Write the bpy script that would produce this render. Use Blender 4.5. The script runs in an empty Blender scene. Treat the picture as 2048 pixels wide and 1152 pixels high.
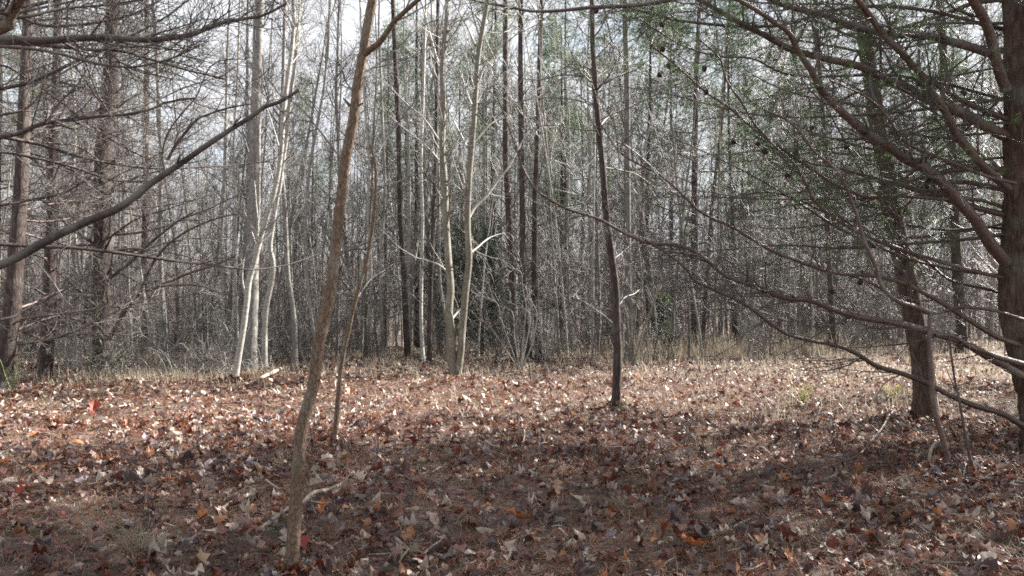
import bpy, math
import numpy as np
from mathutils import Vector

# ------------------------------------------------------------------ camera, sky, sun, exposure
sc = bpy.context.scene
F, CXP, CYP, YH, CAMZ = 1607.0, 1024.0, 576.0, 585.0, 1.5
PITCH = math.atan((YH - CYP) / F)
cam_d = bpy.data.cameras.new('camera'); cam = bpy.data.objects.new('camera', cam_d)
sc.collection.objects.link(cam); sc.camera = cam
cam_d.sensor_width = 36.0; cam_d.lens = 36.0 * F / 2048.0
cam_d.clip_start = 0.05; cam_d.clip_end = 2000
cam.location = (0, 0, CAMZ); cam.rotation_euler = (math.pi / 2 + PITCH, 0, 0)

SUN_AZ, SUN_EL = math.radians(63), math.radians(36)      # azimuth from +Y towards +X
world = bpy.data.worlds.new('World'); sc.world = world; world.use_nodes = True
nt = world.node_tree; nt.nodes.clear()
wo = nt.nodes.new('ShaderNodeOutputWorld'); bg = nt.nodes.new('ShaderNodeBackground')
sky = nt.nodes.new('ShaderNodeTexSky'); sky.sky_type = 'NISHITA'; sky.sun_disc = False
sky.sun_elevation = SUN_EL; sky.sun_rotation = SUN_AZ
sky.air_density = 1.2; sky.dust_density = 1.5
wtc = nt.nodes.new('ShaderNodeTexCoord'); wmp = nt.nodes.new('ShaderNodeMapping')
wmp.inputs['Scale'].default_value = (1, 1, 2.6)
wn = nt.nodes.new('ShaderNodeTexNoise'); wn.inputs['Scale'].default_value = 3.2
wn.inputs['Detail'].default_value = 7; wn.inputs['Roughness'].default_value = 0.6
wr = nt.nodes.new('ShaderNodeValToRGB')
wr.color_ramp.elements[0].position = 0.36; wr.color_ramp.elements[0].color = (0.5, 0.5, 0.5, 1)
wr.color_ramp.elements[1].position = 0.47; wr.color_ramp.elements[1].color = (1, 1, 1, 1)
wm = nt.nodes.new('ShaderNodeMixRGB'); wm.inputs['Color2'].default_value = (4.8, 4.95, 5.25, 1)
nt.links.new(wtc.outputs['Generated'], wmp.inputs['Vector']); nt.links.new(wmp.outputs['Vector'], wn.inputs['Vector'])
nt.links.new(wn.outputs['Fac'], wr.inputs['Fac']); nt.links.new(wr.outputs['Color'], wm.inputs['Fac'])
nt.links.new(sky.outputs['Color'], wm.inputs['Color1']); nt.links.new(wm.outputs['Color'], bg.inputs['Color'])
bg.inputs['Strength'].default_value = 0.05
nt.links.new(bg.outputs['Background'], wo.inputs['Surface'])

sun_d = bpy.data.lights.new('sun', 'SUN'); sun = bpy.data.objects.new('sun', sun_d)
sc.collection.objects.link(sun)
sun_d.energy = 5.0; sun_d.angle = math.radians(0.55); sun_d.color = (1.0, 0.955, 0.89)
sdir = Vector((math.sin(SUN_AZ) * math.cos(SUN_EL), math.cos(SUN_AZ) * math.cos(SUN_EL), math.sin(SUN_EL)))
sun.rotation_euler = sdir.to_track_quat('Z', 'Y').to_euler(); sun.location = (20, 20, 30)

sc.view_settings.view_transform = 'Standard'; sc.view_settings.look = 'None'
sc.view_settings.gamma = 1; sc.view_settings.use_curve_mapping = False
sc.view_settings.exposure = 2.3
sc.cycles.max_bounces = 5; sc.cycles.diffuse_bounces = 3; sc.cycles.transmission_bounces = 3
sc.cycles.filter_width = 1.7; sc.cycles.use_denoising = False
sc.cycles.sample_clamp_direct = 4.0; sc.cycles.sample_clamp_indirect = 2.5

# ------------------------------------------------------------------ helpers
C = sc.collection
rng = np.random.default_rng(7)
_cp, _sp = math.cos(PITCH), math.sin(PITCH)

def ray(px, py):
    a, b = (px - CXP) / F, -(py - CYP) / F
    return np.array([a, _cp - b * _sp, _sp + b * _cp])
def P(px, py, d):                       # world point seen at a pixel, d metres ahead
    r = ray(px, py); r = r * (d / r[1])
    return np.array([r[0], r[1], r[2] + CAMZ])

def gz(x, y):                           # terrain height
    x = np.asarray(x, float); y = np.asarray(y, float)
    y0 = np.clip(17.5 + 0.28 * x, 12.5, 24)
    t = np.maximum(0, y - y0)
    z = -2.6 * (1 - np.exp(-t * t / (t + 4) * 0.022))
    far = np.clip((y - 60) / 110, 0, 1); z = z + 11 * far * far * (3 - 2 * far)
    z = z + 0.035 * np.sin(x * 0.9 + 1.3) * np.sin(y * 0.7) + 0.02 * np.sin(x * 2.3 + y * 1.7) + 0.012 * np.sin(x * 5.1 - y * 4.3)
    z = z + 0.22 * np.exp(-(((x - 3.9) / 0.8) ** 2 + ((y - 4.9) / 0.45) ** 2))
    z = z + 0.10 * np.exp(-(((x + 3.3) / 2.2) ** 2 + ((y - 13.2) / 1.0) ** 2))
    return z
def at(px, py):
    r = ray(px, py); t = 1.0
    for i in range(4000):
        p = r * t; z = p[2] + CAMZ
        if z <= gz(p[0], p[1]): break
        t += 0.02
    return np.array([p[0], p[1], float(gz(p[0], p[1]))])

class G:                                # geometry collector
    def __init__(s): s.v = []; s.q = []; s.t = []; s.c = []; s.n = 0
    def add(s, v, q=None, t=None, c=None):
        v = np.asarray(v, float).reshape(-1, 3)
        if q is not None and len(q): s.q.append(np.asarray(q).reshape(-1, 4) + s.n)
        if t is not None and len(t): s.t.append(np.asarray(t).reshape(-1, 3) + s.n)
        s.v.append(v); s.n += len(v)
        if c is not None: s.c.append(np.asarray(c, float).reshape(-1, 3))
    def tubes(s, Pn, R, sides, rough=0.0, seed=0):
        Pn = np.asarray(Pn, float); R = np.asarray(R, float)
        if Pn.ndim == 2: Pn = Pn[None]; R = R[None]
        N, K, _ = Pn.shape
        T = np.gradient(Pn, axis=1); T /= np.linalg.norm(T, axis=2, keepdims=True) + 1e-9
        mean = T.mean(1); ref = np.zeros((N, 3)); ax = np.argmin(np.abs(mean), axis=1); ref[np.arange(N), ax] = 1
        U = np.cross(T, ref[:, None, :]); U /= np.linalg.norm(U, axis=2, keepdims=True) + 1e-9
        V = np.cross(T, U)
        a = np.arange(sides) * 2 * math.pi / sides
        rr = np.repeat(R[:, :, None], sides, 2)
        if rough:
            g = np.random.default_rng(seed + 11)
            ridge = g.normal(0, 1, (N, 1, sides)) * 0.6 + np.cumsum(g.normal(0, .35, (N, K, sides)), axis=1) * 0.25 + g.normal(0, 1, (N, K, sides)) * 0.75
            rr = rr * (1 + rough * np.clip(ridge, -2, 2))
        v = Pn[:, :, None, :] + rr[..., None] * (np.cos(a)[None, None, :, None] * U[:, :, None, :] + np.sin(a)[None, None, :, None] * V[:, :, None, :])
        i = np.arange(K - 1)[:, None] * sides; j = np.arange(sides)[None, :]; j2 = (j + 1) % sides
        q = np.stack([i + j, i + j2, i + sides + j2, i + sides + j], -1).reshape(-1, 4)
        q = (np.arange(N)[:, None, None] * (K * sides) + q[None]).reshape(-1, 4)
        s.add(v, q=q)
    def mesh(s, name, mat, origin=(0, 0, 0), smooth=True):
        v = np.concatenate(s.v) - np.asarray(origin, float)
        q = np.concatenate(s.q) if s.q else np.zeros((0, 4), int)
        t = np.concatenate(s.t) if s.t else np.zeros((0, 3), int)
        me = bpy.data.meshes.new(name)
        me.vertices.add(len(v)); me.vertices.foreach_set('co', v.astype(np.float32).ravel())
        me.loops.add(q.size + t.size); me.loops.foreach_set('vertex_index', np.concatenate([q.ravel(), t.ravel()]).astype(np.int32))
        me.polygons.add(len(q) + len(t))
        st = np.concatenate([np.arange(len(q)) * 4, q.size + np.arange(len(t)) * 3]).astype(np.int32)
        me.polygons.foreach_set('loop_start', st)
        me.polygons.foreach_set('use_smooth', np.full(len(q) + len(t), bool(smooth)))
        me.update(calc_edges=True); me.validate()
        if s.c:
            at_ = me.color_attributes.new('tint', 'FLOAT_COLOR', 'POINT')
            c = np.concatenate(s.c); c4 = np.concatenate([c, np.ones((len(c), 1))], 1).astype(np.float32)
            at_.data.foreach_set('color', c4.ravel())
        me.materials.append(mat)
        return me

def link(name, me, parent=None, loc=(0, 0, 0), kind=None, label=None, cat=None, group=None):
    o = bpy.data.objects.new(name, me); C.objects.link(o); o.location = loc
    if parent is not None: o.parent = parent
    if kind: o['kind'] = kind
    if label: o['label'] = label
    if cat: o['category'] = cat
    if group: o['group'] = group
    return o
def thing(name, label, cat, loc=(0, 0, 0), group=None):
    return link(name, None, None, tuple(float(a) for a in loc), None, label, cat, group)

def unit(a): return a / (np.linalg.norm(a, axis=-1, keepdims=True) + 1e-9)
def sprout(g, S, D, L, R, k, wander, up=0.0, taper=0.8, droop=0.0):
    N = len(S); Q = np.zeros((N, k + 1, 3)); Q[:, 0] = S; d = unit(D)
    L = np.broadcast_to(L, (N,)); R = np.broadcast_to(R, (N,))
    for j in range(k):
        d = d + g.normal(0, wander, (N, 3)); d[:, 2] += up + droop * (1 if j > k * 0.5 else -1)
        d = unit(d); Q[:, j + 1] = Q[:, j] + d * (L / k)[:, None]
    rad = R[:, None] * (1 - taper * np.linspace(0, 1, k + 1)[None])
    return Q, rad
def children(g, Q, R, m, t0, t1, a0, a1):
    N, K, _ = Q.shape
    t = g.uniform(t0, t1, (N, m)) * (K - 1); i = np.clip(t.astype(int), 0, K - 2); f = (t - i)[..., None]
    n = np.arange(N)[:, None]
    S = Q[n, i] * (1 - f) + Q[n, i + 1] * f; T = unit(Q[n, i + 1] - Q[n, i])
    r = (R[n, i] * (1 - f[..., 0]) + R[n, i + 1] * f[..., 0])
    rv = g.normal(0, 1, (N, m, 3)); pv = unit(np.cross(T, rv)); a = g.uniform(a0, a1, (N, m, 1))
    D = T * np.cos(a) + pv * np.sin(a)
    return S.reshape(-1, 3), D.reshape(-1, 3), r.ravel(), t.ravel() / (K - 1)
def needles(g, geo, S, D, m, l, w, spread=(0.25, 0.9), along=0.09):
    N = len(S); D = unit(D)
    S = np.repeat(S, m, 0); D = np.repeat(D, m, 0)
    S = S - D * g.uniform(0, along, (N * m, 1))
    pv = unit(np.cross(D, g.normal(0, 1, (N * m, 3)))); a = g.uniform(spread[0], spread[1], (N * m, 1))
    nd = D * np.cos(a) + pv * np.sin(a); side = unit(np.cross(nd, g.normal(0, 1, (N * m, 3)))) * w / 2
    tip = S + nd * (l * g.uniform(0.7, 1.15, (N * m, 1))); tip[:, 2] -= g.uniform(0, l * 0.12, N * m)
    v = np.stack([S - side, S + side, tip], 1).reshape(-1, 3)
    geo.add(v, t=np.arange(len(v)).reshape(-1, 3))

def spline(pts, n):                      # Catmull-Rom through rows (x,y,z,r)
    p = np.asarray(pts, float); p = np.vstack([2 * p[0] - p[1], p, 2 * p[-1] - p[-2]])
    seg = len(p) - 3; out = []
    u = np.linspace(0, seg - 1e-6, n)
    i = u.astype(int); f = (u - i)[:, None]
    a, b, c, d = p[i], p[i + 1], p[i + 2], p[i + 3]
    return 0.5 * ((2 * b) + (c - a) * f + (2 * a - 5 * b + 4 * c - d) * f ** 2 + (3 * b - a - 3 * c + d) * f ** 3)

# ------------------------------------------------------------------ materials
def mat_new(name):
    m = bpy.data.materials.new(name); m.use_nodes = True; n = m.node_tree; b = n.nodes['Principled BSDF']
    return m, n, b
def ramp(n, stops, fac):
    r = n.nodes.new('ShaderNodeValToRGB'); e = r.color_ramp.elements
    while len(e) < len(stops): e.new(0.5)
    for i, (p, c) in enumerate(stops): e[i].position = p; e[i].color = (*c, 1)
    n.links.new(fac, r.inputs['Fac']); return r.outputs['Color']
def bark(name, c0, c1, c2, scale=9, stretch=0.22, bump=0.6, dist=0.012, rough=0.75, spec=0.35, lichen=0.0, rnd=0.35):
    m, n, b = mat_new(name); L = n.links
    tc = n.nodes.new('ShaderNodeTexCoord'); mp = n.nodes.new('ShaderNodeMapping')
    mp.inputs['Scale'].default_value = (scale, scale, scale * stretch); L.new(tc.outputs['Object'], mp.inputs['Vector'])
    no = n.nodes.new('ShaderNodeTexNoise'); no.inputs['Scale'].default_value = 2.2; no.inputs['Detail'].default_value = 8; no.inputs['Roughness'].default_value = 0.65
    L.new(mp.outputs['Vector'], no.inputs['Vector'])
    vo = n.nodes.new('ShaderNodeTexVoronoi'); vo.feature = 'DISTANCE_TO_EDGE'; vo.inputs['Scale'].default_value = 1.6
    ad = n.nodes.new('ShaderNodeMixRGB'); ad.inputs['Fac'].default_value = 0.35; L.new(mp.outputs['Vector'], ad.inputs['Color1']); L.new(no.outputs['Color'], ad.inputs['Color2'])
    L.new(ad.outputs['Color'], vo.inputs['Vector'])
    col = ramp(n, [(0.30, c0), (0.50, c1), (0.72, c2)], no.outputs['Fac'])
    fs = ramp(n, [(0.0, (0.45, 0.42, 0.4)), (0.12, (1, 1, 1))], vo.outputs['Distance'])
    mu = n.nodes.new('ShaderNodeMixRGB'); mu.blend_type = 'MULTIPLY'; mu.inputs['Fac'].default_value = min(1, bump) * 0.6
    L.new(col, mu.inputs['Color1']); L.new(fs, mu.inputs['Color2'])
    # wide patches of lichen or weathering
    n2 = n.nodes.new('ShaderNodeTexNoise'); n2.inputs['Scale'].default_value = 3.5; n2.inputs['Detail'].default_value = 5; L.new(tc.outputs['Object'], n2.inputs['Vector'])
    lr = ramp(n, [(0.52, (0, 0, 0)), (0.66, (1, 1, 1))], n2.outputs['Fac'])
    lm = n.nodes.new('ShaderNodeMath'); lm.operation = 'MULTIPLY'; lm.inputs[1].default_value = lichen; L.new(lr, lm.inputs[0])
    mx = n.nodes.new('ShaderNodeMixRGB'); mx.inputs['Color2'].default_value = (0.30, 0.32, 0.27, 1); L.new(lm.outputs[0], mx.inputs['Fac']); L.new(mu.outputs['Color'], mx.inputs['Color1'])
    oi = n.nodes.new('ShaderNodeObjectInfo'); hs = n.nodes.new('ShaderNodeHueSaturation')
    mr = n.nodes.new('ShaderNodeMapRange'); mr.inputs['To Min'].default_value = 1 - rnd; mr.inputs['To Max'].default_value = 1 + rnd
    L.new(oi.outputs['Random'], mr.inputs['Value']); L.new(mr.outputs['Result'], hs.inputs['Value']); L.new(mx.outputs['Color'], hs.inputs['Color'])
    L.new(hs.outputs['Color'], b.inputs['Base Color'])
    sb = n.nodes.new('ShaderNodeMath'); sb.operation = 'MULTIPLY'; L.new(no.outputs['Fac'], sb.inputs[0]); L.new(fs, sb.inputs[1])
    bp = n.nodes.new('ShaderNodeBump'); bp.inputs['Strength'].default_value = bump; bp.inputs['Distance'].default_value = dist
    L.new(sb.outputs[0], bp.inputs['Height']); L.new(bp.outputs['Normal'], b.inputs['Normal'])
    b.inputs['Roughness'].default_value = rough; b.inputs['Specular IOR Level'].default_value = spec
    return m
def simple(name, c, rough=0.6, spec=0.4, var=0.3, transl=0.0, scale=30):
    m, n, b = mat_new(name); L = n.links
    tc = n.nodes.new('ShaderNodeTexCoord'); no = n.nodes.new('ShaderNodeTexNoise'); no.inputs['Scale'].default_value = scale; no.inputs['Detail'].default_value = 4
    L.new(tc.outputs['Object'], no.inputs['Vector'])
    col = ramp(n, [(0.3, tuple(a * (1 - var) for a in c)), (0.7, tuple(a * (1 + var) for a in c))], no.outputs['Fac'])
    L.new(col, b.inputs['Base Color']); b.inputs['Roughness'].default_value = rough; b.inputs['Specular IOR Level'].default_value = spec
    if transl: add_transl(n, b, col, transl)
    return m
def add_transl(n, b, col, f):
    L = n.links; tr = n.nodes.new('ShaderNodeBsdfTranslucent'); mx = n.nodes.new('ShaderNodeMixShader'); mx.inputs['Fac'].default_value = f
    L.new(col, tr.inputs['Color']); L.new(b.outputs[0], mx.inputs[1]); L.new(tr.outputs[0], mx.inputs[2])
    L.new(mx.outputs[0], n.nodes['Material Output'].inputs['Surface'])

M_sap = bark('brown_sapling_bark', (0.07, 0.046, 0.032), (0.16, 0.108, 0.072), (0.26, 0.185, 0.13), scale=42, stretch=0.45, bump=1.0, dist=0.010, rough=0.75, lichen=0.5, rnd=0.05)
M_pine = bark('pine_bark', (0.026, 0.018, 0.016), (0.056, 0.039, 0.033), (0.115, 0.086, 0.074), scale=17, stretch=0.2, bump=1.0, dist=0.02, rough=0.8, lichen=0.15, rnd=0.2)
M_pinew = bark('warm_pine_bark', (0.035, 0.021, 0.015), (0.085, 0.052, 0.036), (0.17, 0.115, 0.082), scale=17, stretch=0.2, bump=1.0, dist=0.02, rough=0.8, lichen=0.2, rnd=0.05)
M_limb = bark('pine_limb_bark', (0.042, 0.026, 0.021), (0.09, 0.056, 0.044), (0.16, 0.11, 0.09), scale=24, stretch=0.8, bump=0.7, dist=0.008, rough=0.5, spec=0.55, lichen=0.2, rnd=0.25)
M_dark = bark('dark_limb_bark', (0.035, 0.024, 0.022), (0.075, 0.055, 0.05), (0.13, 0.10, 0.09), scale=24, stretch=0.8, bump=0.7, dist=0.005, rough=0.6, spec=0.4, lichen=0.3, rnd=0.2)  # darker, greyer limb bark, shared by some limbs and sticks
M_pale = bark('pale_smooth_bark', (0.13, 0.12, 0.105), (0.31, 0.295, 0.265), (0.46, 0.44, 0.41), scale=11, stretch=1.4, bump=0.5, dist=0.004, rough=0.65, lichen=0.4, rnd=0.2)
M_grey = bark('grey_bark', (0.10, 0.092, 0.085), (0.18, 0.168, 0.155), (0.29, 0.275, 0.255), scale=12, stretch=0.5, bump=0.55, dist=0.006, rough=0.75, lichen=0.45, rnd=0.35)
M_olive = bark('olive_grey_bark', (0.075, 0.066, 0.05), (0.145, 0.13, 0.10), (0.26, 0.245, 0.20), scale=12, stretch=1.2, bump=0.4, dist=0.004, rough=0.65, lichen=0.4, rnd=0.15)
M_twig = simple('twig_bark', (0.075, 0.066, 0.062), 0.5, 0.5)
M_twigd = simple('dead_twig_bark', (0.085, 0.07, 0.062), 0.5, 0.5)
M_twigp = simple('pale_twig_bark', (0.20, 0.185, 0.17), 0.5, 0.5)
M_need = simple('pine_needles', (0.085, 0.145, 0.055), 0.5, 0.4, 0.4, 0.45, 6)
M_ced = simple('cedar_foliage', (0.045, 0.085, 0.05), 0.7, 0.2, 0.4, 0.15, 6)
M_cone = simple('cone_scales', (0.045, 0.032, 0.027), 0.7, 0.3)
M_briar = simple('green_briar_stem', (0.11, 0.16, 0.05), 0.5, 0.4)
M_straw = simple('dry_grass', (0.43, 0.37, 0.28), 0.7, 0.3, 0.4, 0.35, 4)
M_stick = simple('weathered_stick', (0.27, 0.22, 0.175), 0.7, 0.3, 0.35)
M_green = simple('living_leaf', (0.08, 0.10, 0.045), 0.5, 0.5, 0.3, 0.35)

def leaf_mat(name, attr):
    m, n, b = mat_new(name); L = n.links
    if attr:
        a = n.nodes.new('ShaderNodeVertexColor'); a.layer_name = 'tint'; src = a.outputs['Color']
    else:
        oi = n.nodes.new('ShaderNodeObjectInfo')
        src = ramp(n, [(i / (len(LEAFC) - 1), c) for i, c in enumerate(LEAFC)], oi.outputs['Random'])
    tc = n.nodes.new('ShaderNodeTexCoord'); no = n.nodes.new('ShaderNodeTexNoise'); no.inputs['Scale'].default_value = 45; no.inputs['Detail'].default_value = 5
    L.new(tc.outputs['Object'], no.inputs['Vector'])
    v = ramp(n, [(0.3, (0.55, 0.52, 0.5)), (0.65, (1.15, 1.15, 1.15))], no.outputs['Fac'])
    mu = n.nodes.new('ShaderNodeMixRGB'); mu.blend_type = 'MULTIPLY'; mu.inputs['Fac'].default_value = 0.8; L.new(src, mu.inputs['Color1']); L.new(v, mu.inputs['Color2'])
    L.new(mu.outputs['Color'], b.inputs['Base Color']); b.inputs['Roughness'].default_value = 0.48; b.inputs['Specular IOR Level'].default_value = 0.55
    add_transl(n, b, mu.outputs['Color'], 0.22)
    return m
LEAFC = [(0.105, 0.033, 0.02), (0.21, 0.10, 0.07), (0.06, 0.022, 0.016), (0.34, 0.26, 0.215), (0.14, 0.045, 0.024), (0.085, 0.058, 0.058), (0.24, 0.145, 0.11), (0.11, 0.023, 0.014), (0.20, 0.17, 0.18), (0.155, 0.064, 0.04)]
M_leaf = leaf_mat('fallen_leaf', False); M_litter = leaf_mat('leaf_litter_tint', True)
M_orange = simple('orange_leaf', (0.34, 0.115, 0.04), 0.5, 0.5, 0.3, 0.3, 40)
M_tanleaf = simple('tan_leaf', (0.38, 0.26, 0.17), 0.5, 0.5, 0.25, 0.3, 40)
M_redleaf = simple('red_leaf', (0.22, 0.03, 0.015), 0.5, 0.5, 0.3, 0.3, 40)

# ------------------------------------------------------------------ ground
def ground():
    m, n, b = mat_new('forest_soil'); L = n.links
    tc = n.nodes.new('ShaderNodeTexCoord')
    n1 = n.nodes.new('ShaderNodeTexNoise'); n1.inputs['Scale'].default_value = 22; n1.inputs['Detail'].default_value = 10; n1.inputs['Roughness'].default_value = 0.75
    n2 = n.nodes.new('ShaderNodeTexVoronoi'); n2.inputs['Scale'].default_value = 16
    n3 = n.nodes.new('ShaderNodeTexNoise'); n3.inputs['Scale'].default_value = 0.6; n3.inputs['Detail'].default_value = 4
    for x in (n1, n2, n3): L.new(tc.outputs['Object'], x.inputs['Vector'])
    c1 = ramp(n, [(0.3, (0.03, 0.015, 0.011)), (0.5, (0.10, 0.048, 0.03)), (0.7, (0.22, 0.125, 0.08))], n1.outputs['Fac'])
    mx = n.nodes.new('ShaderNodeMixRGB'); mx.blend_type = 'OVERLAY'; mx.inputs['Fac'].default_value = 0.55; L.new(c1, mx.inputs['Color1']); L.new(n2.outputs['Color'], mx.inputs['Color2'])
    hs = n.nodes.new('ShaderNodeHueSaturation'); hs.inputs['Saturation'].default_value = 0.55; L.new(mx.outputs['Color'], hs.inputs['Color'])
    c3 = ramp(n, [(0.35, (0.75, 0.7, 0.65)), (0.65, (1.2, 1.15, 1.05))], n3.outputs['Fac'])
    mu = n.nodes.new('ShaderNodeMixRGB'); mu.blend_type = 'MULTIPLY'; mu.inputs['Fac'].default_value = 1; L.new(hs.outputs['Color'], mu.inputs['Color1']); L.new(c3, mu.inputs['Color2'])
    L.new(mu.outputs['Color'], b.inputs['Base Color']); b.inputs['Roughness'].default_value = 0.9
    bp = n.nodes.new('ShaderNodeBump'); bp.inputs['Distance'].default_value = 0.03; bp.inputs['Strength'].default_value = 1; L.new(n1.outputs['Fac'], bp.inputs['Height']); L.new(bp.outputs['Normal'], b.inputs['Normal'])
    ys = np.concatenate([np.arange(-30, 2, 4), np.arange(2, 26, 0.22), np.arange(26, 60, 1), np.arange(60, 300, 8), np.arange(300, 1500, 150)])
    xs = np.concatenate([-np.geomspace(18, 900, 30)[::-1], np.arange(-17.6, 17.7, 0.26), np.geomspace(18, 900, 30)])
    X, Y = np.meshgrid(xs, ys); Z = gz(X, Y)
    g = G(); nx, ny = len(xs), len(ys)
    i = np.arange(ny - 1)[:, None] * nx + np.arange(nx - 1)[None]
    g.add(np.stack([X, Y, Z], -1), q=np.stack([i, i + 1, i + nx + 1, i + nx], -1).reshape(-1, 4))
    return link('forest_floor', g.mesh('forest_floor', m), kind='structure', label='forest floor covered with fallen oak leaves and pine straw')
floor = ground()

# leaf templates: strips across a midrib, lobed outline
def leaf_tpl(kind, nseg):
    ys = np.linspace(0, 1, nseg + 1)
    if kind == 'oak':
        base = np.sin(np.pi * np.clip(ys * 0.92 + 0.06, 0, 1)) ** 0.7 * 0.34
        lob = np.where(np.arange(nseg + 1) % 2 == 1, 1.15, 0.45)
        w = base * lob * (0.7 + 0.5 * ys)
    elif kind == 'oval': w = np.sin(np.pi * ys) ** 0.8 * 0.26
    else:
        w = np.interp(ys, [0, .15, .3, .45, .55, .7, .8, 1], [.03, .42, .2, .5, .22, .3, .12, .02])
    w[0] = 0.015; w[-1] = 0.02
    v = []; t = []
    for y, a in zip(ys, w): v += [(-a, y - .5, 0), (0, y - .5, 0), (a, y - .5, 0)]
    for k in range(nseg):
        b0 = 3 * k
        t += [(b0, b0 + 1, b0 + 4), (b0, b0 + 4, b0 + 3), (b0 + 1, b0 + 2, b0 + 5), (b0 + 1, b0 + 5, b0 + 4)]
    return np.array(v, float), np.array(t)
TPL = [leaf_tpl('oak', 7), leaf_tpl('oval', 5), leaf_tpl('maple', 6), leaf_tpl('oak', 5)]
TPL_LOW = [leaf_tpl('oak', 3), leaf_tpl('oval', 2), leaf_tpl('oval', 2)]
def curl(v, c1, c2, tw):
    x, y = v[..., 0], v[..., 1]; o = v.copy()
    o[..., 2] = c1 * np.abs(x) ** 1.3 * 2.2 + c2 * (y ** 2) * 1.6 + tw * x * y * 2
    o[..., 0] = x * (1 - 0.35 * np.abs(c1)); return o

def scatter(geo, g, pos, size, tpl, tilt, lift, cols=None):
    tv, tt = tpl; N = len(pos); nv = len(tv)
    v = np.repeat(tv[None], N, 0)
    v = curl(v, g.normal(0.3, 0.45, (N, 1)), g.normal(0.2, 0.55, (N, 1)), g.normal(0, 0.55, (N, 1)))
    v = v + g.normal(0, 0.03, v.shape)
    v = v * size[:, None, None] * np.stack([g.uniform(.75, 1.25, N), np.ones(N), np.ones(N)], -1)[:, None]
    a = g.uniform(0, 2 * np.pi, N); tx = g.normal(0, tilt, N); ty = g.normal(0, tilt, N)
    def rot(v, ang, i, j):
        c, s = np.cos(ang)[:, None], np.sin(ang)[:, None]; o = v.copy()
        o[..., i] = v[..., i] * c - v[..., j] * s; o[..., j] = v[..., i] * s + v[..., j] * c; return o
    v = rot(v, tx, 1, 2); v = rot(v, ty, 0, 2); v = rot(v, a, 0, 1)
    lo = v[..., 2].min(1)
    v = v + pos[:, None]; v[..., 2] += (lift - lo)[:, None]
    t = (np.arange(N)[:, None, None] * nv + tt[None]).reshape(-1, 3)
    geo.add(v, t=t, c=None if cols is None else np.repeat(cols[:, None], nv, 1))

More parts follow.
